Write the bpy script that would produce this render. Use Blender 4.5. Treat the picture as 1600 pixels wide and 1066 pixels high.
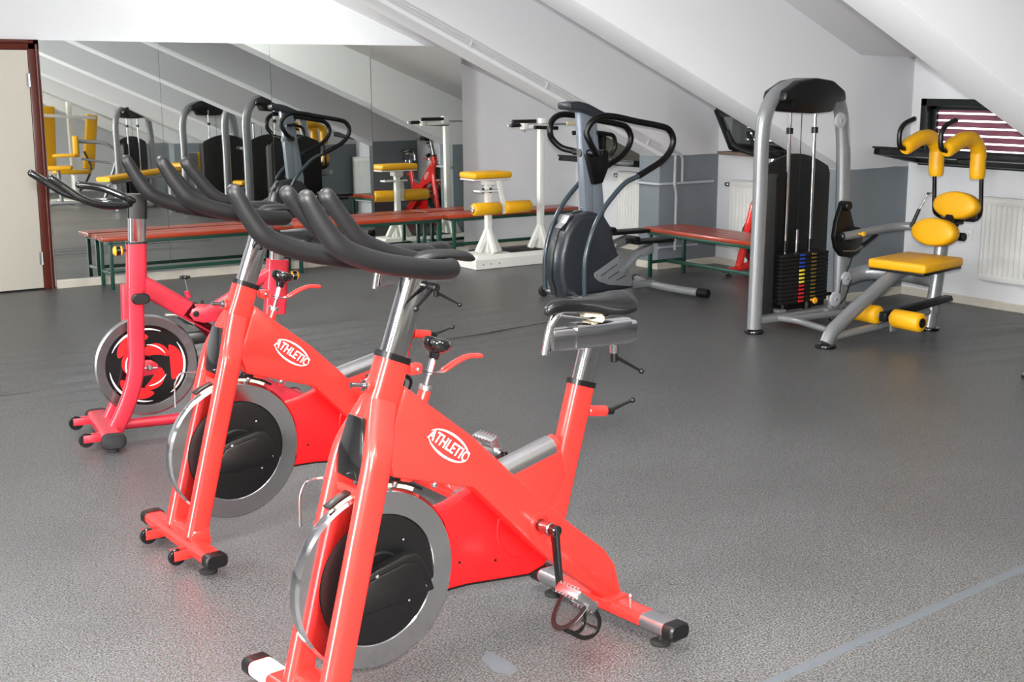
import bpy, bmesh, math, random
from mathutils import Vector, Matrix
random.seed(4)
scene = bpy.context.scene
for o in list(bpy.data.objects):
    bpy.data.objects.remove(o)
COL = scene.collection
PI = math.pi
R = math.radians

# ---------------------------------------------------------------- camera
F_PX, PITCH, YAW, EYE = 2033.0, 0.1999, 0.9586, 1.65
cam_d = bpy.data.cameras.new('camera')
cam = bpy.data.objects.new('camera', cam_d)
COL.objects.link(cam)
cam_d.sensor_width = 36.0
cam_d.lens = F_PX / 1600.0 * 36.0
cam_d.clip_start = 0.05
cam.location = (0, 0, EYE)
fw = Vector((math.cos(YAW) * math.cos(PITCH), math.sin(YAW) * math.cos(PITCH), -math.sin(PITCH)))
rt = Vector((math.sin(YAW), -math.cos(YAW), 0))
up = rt.cross(fw)
cam.rotation_euler = Matrix((rt, up, -fw)).transposed().to_euler()
scene.camera = cam

# ---------------------------------------------------------------- world, lights, exposure
w = bpy.data.worlds.new('daylight')
scene.world = w
w.use_nodes = True
w.node_tree.nodes['Background'].inputs[0].default_value = (0.93, 0.96, 1.0, 1)
w.node_tree.nodes['Background'].inputs[1].default_value = 2.6

def area(name, loc, size, power, color=(1, 1, 1), target=None, size_y=None):
    l = bpy.data.lights.new(name, 'AREA')
    l.energy = power
    l.color = color
    l.size = size
    if size_y:
        l.shape = 'RECTANGLE'
        l.size_y = size_y
    o = bpy.data.objects.new(name, l)
    COL.objects.link(o)
    o.location = loc
    d = (Vector(target) - Vector(loc)) if target else Vector((0, 0, -1))
    o.rotation_euler = d.to_track_quat('-Z', 'Y').to_euler()
    return o
# the flash that sits on the camera
area('camera_flash', Vector((0, 0, EYE)) + up * 0.11 - fw * 0.02, 0.07, 190, (1.0, 0.985, 0.97), Vector((0, 0, EYE)) + fw * 5)
# added unseen ceiling lamps; the first stands in for flash bounced off the mirror
for (x, y, z, p, c, aim) in ((3.9, 9.75, 2.72, 34, (1.0, 1.0, 0.94), (7.6, 8.9, 1.1)), (0.2, 8.6, 3.05, 4, (1.0, 0.99, 0.96), None), (1.2, 6.0, 3.05, 60, (1.0, 0.99, 0.96), (5.5, 2.5, 1.2)), (1.2, 2.6, 3.05, 60, (1.0, 0.98, 0.94), None), (1.2, -1.5, 3.05, 140, (1.0, 0.93, 0.78), None), (-2.0, 5.0, 3.05, 50, (1.0, 0.99, 0.96), None), (-2.0, 0.5, 3.05, 60, (1.0, 0.95, 0.84), None), (3.6, -4.2, 3.05, 150, (1.0, 0.93, 0.78), None)):
    area('ceiling_lamp', (x, y, z), 1.3, p, c, aim, 0.5)

# side fill from the unseen window band added behind and left of the camera
wl = area('window_band_light', (-4.40, 2.7, 1.85), 1.5, 680, (0.97, 0.985, 1.0), (0, 2.7, 1.85), 7.0)

vs = scene.view_settings
scene.display_settings.display_device = 'sRGB'
vs.view_transform = 'Standard'
vs.look = 'None'
vs.gamma = 1.0
vs.use_curve_mapping = False
vs.exposure = 0.95
scene.cycles.max_bounces = 8
scene.cycles.glossy_bounces = 5
scene.cycles.diffuse_bounces = 4
scene.cycles.sample_clamp_indirect = 6.0

# ---------------------------------------------------------------- materials
def lin(c):
    return tuple((v / 12.92 if v <= 0.04045 else ((v + 0.055) / 1.055) ** 2.4) for v in c)

def mat(name, rgb, rough=0.5, metal=0.0, noise=0.0, nscale=20.0, bump=0.0, bscale=60.0, coat=0.0, spec=None, rvar=0.0, emit=None, dirt=None):
    m = bpy.data.materials.new(name)
    m.use_nodes = True
    nt = m.node_tree
    b = nt.nodes['Principled BSDF']
    c = lin(rgb)
    b.inputs['Base Color'].default_value = (*c, 1)
    b.inputs['Roughness'].default_value = rough
    b.inputs['Metallic'].default_value = metal
    if coat:
        b.inputs['Coat Weight'].default_value = coat
        b.inputs['Coat Roughness'].default_value = 0.08
    if spec is not None:
        b.inputs['Specular IOR Level'].default_value = spec
    tc = nt.nodes.new('ShaderNodeTexCoord')
    n = nt.nodes.new('ShaderNodeTexNoise')
    n.inputs['Scale'].default_value = nscale
    n.inputs['Detail'].default_value = 5
    nt.links.new(tc.outputs['Object'], n.inputs['Vector'])
    mx = nt.nodes.new('ShaderNodeMix')
    mx.data_type = 'RGBA'
    k = max(noise, 0.01)
    mx.inputs[6].default_value = (*[max(0, v * (1 - k)) for v in c], 1)
    mx.inputs[7].default_value = (*[min(1, v * (1 + k)) for v in c], 1)
    nt.links.new(n.outputs['Fac'], mx.inputs[0])
    nt.links.new(mx.outputs[2], b.inputs['Base Color'])
    if rvar:
        mr = nt.nodes.new('ShaderNodeMapRange')
        mr.inputs[3].default_value = max(0, rough - rvar)
        mr.inputs[4].default_value = min(1, rough + rvar)
        nt.links.new(n.outputs['Fac'], mr.inputs[0])
        nt.links.new(mr.outputs[0], b.inputs['Roughness'])
    if bump:
        n2 = nt.nodes.new('ShaderNodeTexNoise')
        n2.inputs['Scale'].default_value = bscale
        n2.inputs['Detail'].default_value = 4
        nt.links.new(tc.outputs['Object'], n2.inputs['Vector'])
        bp = nt.nodes.new('ShaderNodeBump')
        bp.inputs['Strength'].default_value = bump
        bp.inputs['Distance'].default_value = 0.01
        nt.links.new(n2.outputs['Fac'], bp.inputs['Height'])
        nt.links.new(bp.outputs[0], b.inputs['Normal'])
    if emit:
        b.inputs['Emission Color'].default_value = (*lin(rgb), 1)
        b.inputs['Emission Strength'].default_value = emit
    return m

RED = mat('red_enamel', (0.89, 0.175, 0.15), 0.26, coat=0.5, noise=0.03, nscale=6)
RED2 = mat('red_guard_plastic', (0.91, 0.07, 0.09), 0.35, noise=0.05, nscale=8)
CRIM = mat('crimson_enamel', (0.70, 0.13, 0.20), 0.34, coat=0.3, noise=0.08, nscale=14)
CHROME = mat('chrome', (0.80, 0.80, 0.81), 0.10, 1.0, noise=0.12, nscale=9, rvar=0.05)
STEEL = mat('turned_steel', (0.60, 0.60, 0.61), 0.24, 1.0, noise=0.06, nscale=40, rvar=0.06)
ALU = mat('brushed_aluminium', (0.74, 0.74, 0.75), 0.32, 1.0, noise=0.1, nscale=60)
BLACK = mat('black_plastic', (0.028, 0.028, 0.032), 0.38, noise=0.1, nscale=30)
BLACKG = mat('black_gloss', (0.05, 0.05, 0.055), 0.12, coat=0.5)
FOAM = mat('dark_foam_grip', (0.035, 0.035, 0.042), 0.5, noise=0.08, nscale=40, bump=0.06, bscale=300)
LEATHER = mat('saddle_vinyl', (0.045, 0.045, 0.054), 0.3, noise=0.06, nscale=40, bump=0.04, bscale=200)
WHITEP = mat('white_enamel', (0.88, 0.88, 0.86), 0.4, noise=0.04, nscale=10)
WHITET = mat('white_print', (0.93, 0.90, 0.90), 0.45)
CREAM = mat('brake_felt', (0.82, 0.77, 0.66), 0.9, noise=0.1, nscale=60)
WALL = mat('white_plaster', (0.84, 0.845, 0.855), 0.85, noise=0.03, nscale=2.5, bump=0.12, bscale=18)
CEIL = mat('ceiling_plaster', (0.84, 0.84, 0.85), 0.9, noise=0.03, nscale=2.0, bump=0.1, bscale=14)
GREYW = mat('grey_dado_paint', (0.52, 0.545, 0.57), 0.6, noise=0.04, nscale=3)
SKIRT = mat('old_cream_skirting', (0.76, 0.74, 0.69), 0.6, noise=0.2, nscale=9, bump=0.1)
DOORM = mat('door_cream', (0.76, 0.74, 0.695), 0.55, noise=0.03, nscale=3)
DFRAME = mat('door_frame_mahogany', (0.33, 0.13, 0.09), 0.3, noise=0.25, nscale=12)
WOOD = mat('bench_varnished_red_wood', (0.62, 0.22, 0.12), 0.3, noise=0.25, nscale=7, bump=0.08, bscale=30, coat=0.2)
GREEN = mat('dark_green_steel', (0.08, 0.25, 0.20), 0.42, noise=0.1)
YEL = mat('yellow_vinyl', (0.87, 0.64, 0.05), 0.42, noise=0.06, nscale=12, bump=0.1, bscale=40)
GREYF = mat('grey_metallic_paint', (0.53, 0.54, 0.55), 0.3, 0.35, noise=0.06, nscale=12, coat=0.2)
GREYP = mat('grey_pulley_plastic', (0.66, 0.67, 0.69), 0.4)
SHROUD = mat('shroud_black', (0.03, 0.03, 0.034), 0.55)
SEAM = mat('dark_seam', (0.16, 0.13, 0.10), 0.8)
SLATE = mat('slate_plastic', (0.17, 0.185, 0.21), 0.36, noise=0.12, nscale=9, coat=0.15)
SLATE2 = mat('blue_grey_enamel', (0.23, 0.28, 0.31), 0.22, coat=0.4)
POST = mat('stepper_post_grey', (0.50, 0.53, 0.575), 0.35, 0.2)
WINF = mat('window_frame_dark_green', (0.055, 0.075, 0.07), 0.35)
SHUT = mat('shutter_slats_maroon', (0.53, 0.31, 0.37), 0.55, noise=0.12, nscale=6)
SHUT2 = mat('closed_shutter_olive', (0.30, 0.30, 0.27), 0.45, noise=0.15, nscale=5)
SILL = mat('brown_sill', (0.50, 0.42, 0.38), 0.5, noise=0.2)
RADI = mat('radiator_white', (0.87, 0.87, 0.86), 0.4)
PIPE = mat('painted_pipe', (0.70, 0.72, 0.74), 0.45)
CABLE = mat('cable_white', (0.80, 0.80, 0.80), 0.5)
RUBBER = mat('rubber', (0.09, 0.09, 0.09), 0.75)
TAPE = mat('grey_joint_tape', (0.34, 0.36, 0.38), 0.45, noise=0.1, nscale=12)
LBLUE = mat('label_blue', (0.13, 0.25, 0.62), 0.4)
LYEL = mat('label_yellow', (0.92, 0.84, 0.25), 0.4)
LRED = mat('label_red', (0.80, 0.10, 0.13), 0.4)
LDIM = mat('label_olive', (0.42, 0.36, 0.10), 0.5)
OPAQ = mat('lamp_diffuser', (0.95, 0.95, 0.93), 0.5, emit=1.0)  # glow for the added lamp tubes and window band panes
LCD = mat('display_dark', (0.12, 0.14, 0.13), 0.15)
ORANGE = mat('orange_plastic', (0.93, 0.62, 0.12), 0.35)

def mirror_mat():
    m = bpy.data.materials.new('mirror_silvering')
    m.use_nodes = True
    b = m.node_tree.nodes['Principled BSDF']
    b.inputs['Base Color'].default_value = (0.83, 0.86, 0.83, 1)
    b.inputs['Metallic'].default_value = 1.0
    b.inputs['Roughness'].default_value = 0.012
    return m
MIRROR = mirror_mat()

def glass_mat():
    m = bpy.data.materials.new('window_glass')
    m.use_nodes = True
    b = m.node_tree.nodes['Principled BSDF']
    b.inputs['Base Color'].default_value = (0.55, 0.6, 0.58, 1)
    b.inputs['Transmission Weight'].default_value = 0.85
    b.inputs['Roughness'].default_value = 0.02
    b.inputs['IOR'].default_value = 1.5
    return m
GLASS = glass_mat()

def floor_mat():
    m = bpy.data.materials.new('speckled_grey_vinyl')
    m.use_nodes = True
    nt = m.node_tree
    N = nt.nodes.new
    L = nt.links.new
    b = nt.nodes['Principled BSDF']
    tc = N('ShaderNodeTexCoord')
    n1 = N('ShaderNodeTexNoise'); n1.inputs['Scale'].default_value = 165; n1.inputs['Detail'].default_value = 3; n1.inputs['Roughness'].default_value = 0.7
    n2 = N('ShaderNodeTexNoise'); n2.inputs['Scale'].default_value = 1.3; n2.inputs['Detail'].default_value = 5
    n3 = N('ShaderNodeTexVoronoi'); n3.inputs['Scale'].default_value = 210
    for n in (n1, n2, n3):
        L(tc.outputs['Object'], n.inputs['Vector'])
    cr = N('ShaderNodeValToRGB')
    e = cr.color_ramp.elements
    e[0].position = 0.38; e[0].color = (*lin((0.12, 0.123, 0.137)), 1)
    e[1].position = 0.62; e[1].color = (*lin((0.405, 0.405, 0.412)), 1)
    L(n1.outputs['Fac'], cr.inputs[0])
    mx = N('ShaderNodeMix'); mx.data_type = 'RGBA'; mx.blend_type = 'MULTIPLY'
    mx.inputs[0].default_value = 0.5
    cr2 = N('ShaderNodeValToRGB')
    e = cr2.color_ramp.elements
    e[0].position = 0.35; e[0].color = (0.72, 0.70, 0.66, 1)
    e[1].position = 0.62; e[1].color = (1, 1, 1, 1)
    L(n2.outputs['Fac'], cr2.inputs[0])
    L(cr.outputs[0], mx.inputs[6]); L(cr2.outputs[0], mx.inputs[7])
    mv = N('ShaderNodeMix'); mv.data_type = 'RGBA'; mv.blend_type = 'OVERLAY'; mv.inputs[0].default_value = 0.6
    L(mx.outputs[2], mv.inputs[6]); L(n3.outputs['Color'], mv.inputs[7])
    bw = N('ShaderNodeHueSaturation'); bw.inputs['Saturation'].default_value = 0.25
    L(mv.outputs[2], bw.inputs['Color'])
    L(bw.outputs[0], b.inputs['Base Color'])
    mr = N('ShaderNodeMapRange'); mr.inputs[3].default_value = 0.32; mr.inputs[4].default_value = 0.48
    L(n2.outputs['Fac'], mr.inputs[0]); L(mr.outputs[0], b.inputs['Roughness'])
    b.inputs['Specular IOR Level'].default_value = 0.42
    bp = N('ShaderNodeBump'); bp.inputs['Strength'].default_value = 0.10; bp.inputs['Distance'].default_value = 0.004
    L(n1.outputs['Fac'], bp.inputs['Height'])
    L(bp.outputs[0], b.inputs['Normal'])
    return m
FLOOR = floor_mat()

def paint_mat():
    # white plaster with the grey oil-paint dado the room has up to 0.98 m
    m = bpy.data.materials.new('plaster_with_grey_dado')
    m.use_nodes = True
    nt = m.node_tree
    N = nt.nodes.new; L = nt.links.new
    b = nt.nodes['Principled BSDF']
    g = N('ShaderNodeNewGeometry')
    s = N('ShaderNodeSeparateXYZ'); L(g.outputs['Position'], s.inputs[0])
    n = N('ShaderNodeTexNoise'); n.inputs['Scale'].default_value = 3; n.inputs['Detail'].default_value = 4
    L(g.outputs['Position'], n.inputs['Vector'])
    ad = N('ShaderNodeMath'); ad.operation = 'MULTIPLY_ADD'; ad.inputs[1].default_value = 0.02; L(n.outputs['Fac'], ad.inputs[0]); L(s.outputs[2], ad.inputs[2])
    lt = N('ShaderNodeMath'); lt.operation = 'LESS_THAN'; lt.inputs[1].default_value = 0.995; L(ad.outputs[0], lt.inputs[0])
    mx = N('ShaderNodeMix'); mx.data_type = 'RGBA'
    mx.inputs[6].default_value = (*lin((0.84, 0.845, 0.855)), 1)
    mx.inputs[7].default_value = (*lin((0.475, 0.505, 0.53)), 1)
    L(lt.outputs[0], mx.inputs[0]); L(mx.outputs[2], b.inputs['Base Color'])
    b.inputs['Roughness'].default_value = 0.7
    n2 = N('ShaderNodeTexNoise'); n2.inputs['Scale'].default_value = 14; L(g.outputs['Position'], n2.inputs['Vector'])
    bp = N('ShaderNodeBump'); bp.inputs['Strength'].default_value = 0.12; bp.inputs['Distance'].default_value = 0.01
    L(n2.outputs['Fac'], bp.inputs['Height']); L(bp.outputs[0], b.inputs['Normal'])
    return m
DADO = paint_mat()

# ---------------------------------------------------------------- geometry helpers
def V(*a):
    return Vector(a if len(a) > 1 else a[0])

def fillet(pts, r, n=5):
    pts = [Vector(p) for p in pts]
    out = [pts[0]]
    for i in range(1, len(pts) - 1):
        a, b, c = pts[i - 1], pts[i], pts[i + 1]
        rr = min(r, (a - b).length * .48, (c - b).length * .48)
        p0 = b + (a - b).normalized() * rr
        p1 = b + (c - b).normalized() * rr
        for k in range(n + 1):
            t = k / n
            out.append(p0 * (1 - t) ** 2 + b * 2 * t * (1 - t) + p1 * t * t)
    out.append(pts[-1])
    return out

def smooth(pts, n=6):
    pts = [Vector(p) for p in pts]
    P = [pts[0] * 2 - pts[1]] + pts + [pts[-1] * 2 - pts[-2]]
    out = []
    for i in range(1, len(P) - 2):
        a, b, c, d = P[i - 1], P[i], P[i + 1], P[i + 2]
        for k in range(n):
            t = k / n
            out.append(0.5 * ((2 * b) + (c - a) * t + (2 * a - 5 * b + 4 * c - d) * t * t + (3 * b - a - 3 * c + d) * t ** 3))
    out.append(pts[-1])
    return out

def rrect(w, h, r, n=3):
    r = min(r, w / 2 - 1e-4, h / 2 - 1e-4)
    o = []
    for cx, cy, a0 in ((w / 2 - r, h / 2 - r, 0), (-w / 2 + r, h / 2 - r, 90), (-w / 2 + r, -h / 2 + r, 180), (w / 2 - r, -h / 2 + r, 270)):
        for k in range(n + 1):
            a = R(a0 + 90 * k / n)
            o.append((cx + r * math.cos(a), cy + r * math.sin(a)))
    return o

class M:
    """collects shapes into one mesh"""
    def __init__(s):
        s.b = bmesh.new()

    def box(s, c, size, rot=None, bev=0.0):
        t = bmesh.new()
        bmesh.ops.create_cube(t, size=1)
        bmesh.ops.scale(t, vec=size, verts=t.verts)
        if bev:
            bmesh.ops.bevel(t, geom=t.edges, offset=min(bev, min(size) * .45), segments=2, affect='EDGES', profile=.5)
        s._add(t, c, rot)
        return s

    def _add(s, t, c=(0, 0, 0), rot=None):
        mt = Matrix.Translation(Vector(c))
        if rot is not None:
            if isinstance(rot, Matrix):
                mt = mt @ rot.to_4x4()
            else:
                from mathutils import Euler
                mt = mt @ Euler(rot).to_matrix().to_4x4()
        bmesh.ops.transform(t, matrix=mt, verts=t.verts)
        me = bpy.data.meshes.new('t')
        t.to_mesh(me)
        t.free()
        s.b.from_mesh(me)
        bpy.data.meshes.remove(me)

    def sweep(s, path, sec, upv=None, caps=True, closed=False, scales=None, dome=False):
        """sweep a 2D section along a path; sec = list of (a, b): a along side, b along normal"""
        P = [Vector(p) for p in path]
        Q = [P[0]]
        for p in P[1:]:
            if (p - Q[-1]).length > 1e-5:
                Q.append(p)
        P = Q
        n = len(P)
        T = []
        for i in range(n):
            a = P[(i - 1) % n] if (closed or i > 0) else P[i]
            c = P[(i + 1) % n] if (closed or i < n - 1) else P[i]
            T.append((c - a).normalized())
        if upv is not None:
            u = Vector(upv)
            fr = []
            for t in T:
                sd = t.cross(u).normalized()
                fr.append((sd, sd.cross(t).normalized()))
        else:
            r0 = Vector((0, 0, 1)) if abs(T[0].z) < .9 else Vector((1, 0, 0))
            sd = T[0].cross(r0).normalized()
            fr = [(sd, sd.cross(T[0]))]
            for i in range(1, n):
                q = T[i - 1].rotation_difference(T[i])
                sd = q @ fr[-1][0]
                sd = (sd - T[i] * sd.dot(T[i])).normalized()
                fr.append((sd, sd.cross(T[i])))
        if scales is None:
            scales = [1.0] * n
        rings = []
        seq = [(P[i], fr[i], scales[i] if i < len(scales) else 1) for i in range(n)]
        if dome and not closed:
            rad = max(abs(a) for a, _ in sec)
            d0, d1 = -T[0], T[-1]
            pre = [(P[0] + d0 * rad * sc0 * seq[0][2], fr[0], seq[0][2] * m) for sc0, m in ((.98, .2), (.8, .6), (.45, .89))]
            post = [(P[-1] + d1 * rad * sc0 * seq[-1][2], fr[-1], seq[-1][2] * m) for sc0, m in ((.45, .89), (.8, .6), (.98, .2))]
            seq = pre + seq + post
        for p, (a, b), sc in seq:
            rings.append([s.b.verts.new(p + a * x * sc + b * y * sc) for x, y in sec])
        m = len(sec)
        N = len(rings)
        for i in range(N if closed else N - 1):
            r0, r1 = rings[i], rings[(i + 1) % N]
            for k in range(m):
                s.b.faces.new((r0[k], r0[(k + 1) % m], r1[(k + 1) % m], r1[k]))
        if caps and not closed:
            s.b.faces.new(list(reversed(rings[0])))
            s.b.faces.new(rings[-1])
        return s

    def tube(s, path, r, seg=12, **k):
        sec = [(r * math.cos(2 * PI * i / seg), r * math.sin(2 * PI * i / seg)) for i in range(seg)]
        return s.sweep(path, sec, **k)

    def oval(s, path, rx, ry, seg=16, **k):
        sec = [(rx * math.cos(2 * PI * i / seg), ry * math.sin(2 * PI * i / seg)) for i in range(seg)]
        return s.sweep(path, sec, **k)

    def cyl(s, a, b, r, seg=20, bev=0.0):
        a, b = Vector(a), Vector(b)
        if bev:
            d = (b - a)
            L = d.length
            path = [a, a + d * min(.4, bev / L), b - d * min(.4, bev / L), b]
            k = (r - bev) / r
            return s.tube(path, r, seg, scales=[k, 1, 1, k])
        return s.tube([a, b], r, seg)

    def prism(s, poly, y0, y1, axis='y', bev=0.0, xf=None):
        """polygon in (x, z) extruded along y (axis='y'); axis 'x': polygon (y, z); axis 'z': polygon (x, y)"""
        t = bmesh.new()
        def pt(p, d):
            return {'y': (p[0], d, p[1]), 'x': (d, p[0], p[1]), 'z': (p[0], p[1], d)}[axis]
        A = [t.verts.new(pt(p, y0)) for p in poly]
        B = [t.verts.new(pt(p, y1)) for p in poly]
        n = len(poly)
        t.faces.new(A)
        t.faces.new(list(reversed(B)))
        for i in range(n):
            t.faces.new((A[i], B[i], B[(i + 1) % n], A[(i + 1) % n]))
        bmesh.ops.recalc_face_normals(t, faces=t.faces)
        if bev:
            bmesh.ops.bevel(t, geom=t.edges, offset=bev, segments=2, affect='EDGES', profile=.5, clamp_overlap=True)
        s._add(t)
        return s

    def lathe(s, prof, c, axis=(0, 1, 0), seg=40, closed=False):
        """prof = [(radius, height along axis)]"""
        ax = Vector(axis).normalized()
        q = Vector((0, 0, 1)).rotation_difference(ax)
        c = Vector(c)
        rings = []
        for r, h in prof:
            if r < 1e-6:
                rings.append([s.b.verts.new(c + ax * h)])
            else:
                rings.append([s.b.verts.new(c + q @ Vector((r * math.cos(2 * PI * i / seg), r * math.sin(2 * PI * i / seg), h))) for i in range(seg)])
        K = len(rings)
        for i in range(K if closed else K - 1):
            a, b = rings[i], rings[(i + 1) % K]
            for k in range(seg):
                if len(a) == 1 and len(b) == 1:
                    continue
                if len(a) == 1:
                    s.b.faces.new((a[0], b[k], b[(k + 1) % seg]))
                elif len(b) == 1:
                    s.b.faces.new((a[k], b[0], a[(k + 1) % seg]))
                else:
                    s.b.faces.new((a[k], b[k], b[(k + 1) % seg], a[(k + 1) % seg]))
        return s

    def ball(s, c, r, seg=14):
        t = bmesh.new()
        bmesh.ops.create_uvsphere(t, u_segments=seg, v_segments=seg * 2 // 3, radius=1)
        rr = (r, r, r) if not hasattr(r, '__len__') else r
        bmesh.ops.scale(t, vec=rr, verts=t.verts)
        s._add(t, c)
        return s

    def loft(s, rings, cap=True):
        """rings: list of equal-length vertex loops"""
        R_ = [[s.b.verts.new(Vector(p)) for p in r] for r in rings]
        m = len(R_[0])
        for a, b in zip(R_, R_[1:]):
            for k in range(m):
                s.b.faces.new((a[k], a[(k + 1) % m], b[(k + 1) % m], b[k]))
        if cap:
            s.b.faces.new(list(reversed(R_[0])))
            s.b.faces.new(R_[-1])
        return s

    def obj(s, name, m, parent=None, angle=38, label=None, kind=None, origin=None):
        bmesh.ops.recalc_face_normals(s.b, faces=s.b.faces)
        if origin is not None:
            bmesh.ops.translate(s.b, vec=-Vector(origin), verts=s.b.verts)
        me = bpy.data.meshes.new(name)
        s.b.to_mesh(me)
        s.b.free()
        for p in me.polygons:
            p.use_smooth = True
        me.set_sharp_from_angle(angle=R(angle))
        me.materials.append(m)
        o = bpy.data.objects.new(name, me)
        COL.objects.link(o)
        if origin is not None:
            o.location = origin
        if parent is not None:
            o.parent = parent
        if label:
            o['label'] = label
        if kind:
            o['kind'] = kind
        return o

def thing(name, label, cat, loc=(0, 0, 0), rz=0.0, group=None):
    o = bpy.data.objects.new(name, None)
    COL.objects.link(o)
    o.empty_display_size = .1
    o.location = loc
    o.rotation_euler = (0, 0, rz)
    o['label'] = label
    o['category'] = cat
    if group:
        o['group'] = group
    return o

def tag(o, label, cat, group=None):
    o['label'] = label
    o['category'] = cat
    if group:
        o['group'] = group
    return o

def copy_tree(o, parent=None):
    c = o.copy()
    COL.objects.link(c)
    if parent is not None:
        c.parent = parent
    for ch in [x for x in bpy.data.objects if x.parent == o]:
        copy_tree(ch, c)
    return c

def part_copy(o, loc):
    c = o.copy()
    COL.objects.link(c)
    c.location = loc
    return c
# ================================================================ ROOM
def struct(name, m_, mt, parent=None, origin=None, angle=30):
    return m_.obj(name, mt, parent, angle=angle, kind=None if parent else 'structure', origin=origin)

# floor: vinyl sheet with lifted wrinkles
def floor_mesh():
    xs = [-4.5 + .25 * i for i in range(14)] + [-1 + .12 * i for i in range(80)]
    xs = sorted(set(round(x, 3) for x in xs if x < 8.3)) + [8.35]
    ys = []
    y = -7.0
    while y < 10.7:
        ys.append(y)
        y += .018 if (4.2 < y < 5.9 or 6.4 < y < 8.3) else .25
    ys.append(10.7)
    from mathutils import noise
    def h(x, y):
        z = 0
        f = max(0, 1 - abs((y - 7.35) / .85) ** 2)
        if f > 0:
            f *= max(0, min(1, (x + 1) / 1.5)) * max(0, min(1, (5.4 - x) / 1.2))
            z += f * .016 * noise.noise(Vector((x * .45, (y - .05 * x) * 9.0, 3.1))) * 1.6
            # the crack line
            d = (y - 7.0 - .02 * math.sin(x * 2))
            z += f * .004 * math.exp(-(d / .03) ** 2)
        g = max(0, 1 - abs((y - 4.95) / .55) ** 2)
        if g > 0:
            g *= max(0, min(1, (x - 6.3) / .8))
            z += g * .016 * max(0, noise.noise(Vector((x * .6, (y + .25 * x) * 7.0, 9.1)))) * 2
        return z
    b = bmesh.new()
    g = [[b.verts.new((x, y, h(x, y))) for x in xs] for y in ys]
    for j in range(len(ys) - 1):
        for i in range(len(xs) - 1):
            b.faces.new((g[j][i], g[j][i + 1], g[j + 1][i + 1], g[j + 1][i]))
    me = bpy.data.meshes.new('floor')
    b.to_mesh(me)
    b.free()
    for p in me.polygons:
        p.use_smooth = True
    me.materials.append(FLOOR)
    o = bpy.data.objects.new('floor', me)
    COL.objects.link(o)
    o['kind'] = 'structure'
floor_mesh()

YL = 10.60      # mirror wall
XR = 8.243      # window wall
struct('wall_left', M().box((1.9, YL + .1, 1.55), (13.0, .2, 3.3)), WALL)
struct('wall_rear', M().box((-4.6, 1.85, 1.55), (.2, 17.7, 3.3)), WALL)
struct('wall_right', M().box((1.9, -7.1, 1.55), (13.0, .2, 3.3)), WALL)

# added window band, unseen behind the camera, to account for the side light
wb = bpy.data.objects.new('window_5', None); COL.objects.link(wb)
wb['kind'] = 'structure'
wb.location = (-4.5, 2.7, 1.1)
for k in range(5):
    y = 2.7 + (k - 2) * 1.54
    m_ = M()
    for cy, cz, sy, sz in ((y, 1.13, 1.54, .06), (y, 2.57, 1.54, .06), (y - .74, 1.85, .06, 1.5), (y + .74, 1.85, .06, 1.5)):
        m_.box((-4.47, cy, cz), (.06, sy, sz), bev=.005)
    o = m_.obj('sash', WHITEP, None); o.parent = wb; o.matrix_parent_inverse = Matrix.Translation(-wb.location)
    p = M().box((-4.485, y, 1.85), (.01, 1.44, 1.40)).obj('pane', OPAQ, None); p.parent = o; p.matrix_parent_inverse = Matrix.Identity(4)

# window wall with openings (front wall of the room, seen to the right)
wins = [(9.20, 10.32, .80, 1.15), (7.15, 8.36, 1.0, 1.49), (4.95, 6.376, 1.0, 1.495), (2.75, 3.9, 1.0, 1.495)]
mw = M()
mw.box((XR + .1, 1.85, .39), (.2, 17.7, .78))
prev = YL
for (y0, y1, z0, z1) in wins:
    mw.box((XR + .1, (y1 + prev) / 2, 1.69), (.2, prev - y1, 1.82))
    mw.box((XR + .1, (y0 + y1) / 2, (z0 + .78) / 2), (.2, y1 - y0, z0 - .78))
    mw.box((XR + .1, (y0 + y1) / 2, (z1 + 2.6) / 2), (.2, y1 - y0, 2.6 - z1))
    prev = y0
mw.box((XR + .1, (prev - 7) / 2, 1.69), (.2, prev + 7, 1.82))
struct('wall_front', mw, WALL)

# ceiling
mc = M()
mc.box((.1, 1.85, 3.22), (9.4, 17.7, .2))
mc.prism([(4.65, 3.12), (7.63, 1.81), (8.35, 1.80), (8.35, 3.3), (4.65, 3.3)], -7, 8.70)
mc.prism([(3.49, 3.125), (8.35, 1.185), (8.35, 3.3), (3.49, 3.3)], 8.70, 10.7)
struct('ceiling', mc, CEIL)

# sloping concrete beams that come down on the piers
def beam(i, y0, y1):
    poly = [(8.25, 0), (7.55, 0), (7.55, .985), (2.70, 3.125), (4.66, 3.125), (7.64, 1.815), (8.25, 1.815)]
    o = struct('trim_%d' % i, M().prism(poly, y0, y1, bev=.004), DADO)
    o['label'] = 'sloping white roof beam ending on a grey painted pier'
    return o
beams = [(8.53, 8.80), (6.459, 6.78), (4.20, 4.53), (2.0, 2.33), (-.2, .13), (-2.4, -2.07), (-4.6, -4.27)]
for i, (a, b_) in enumerate(beams):
    beam(i + 1, a, b_)

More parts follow.
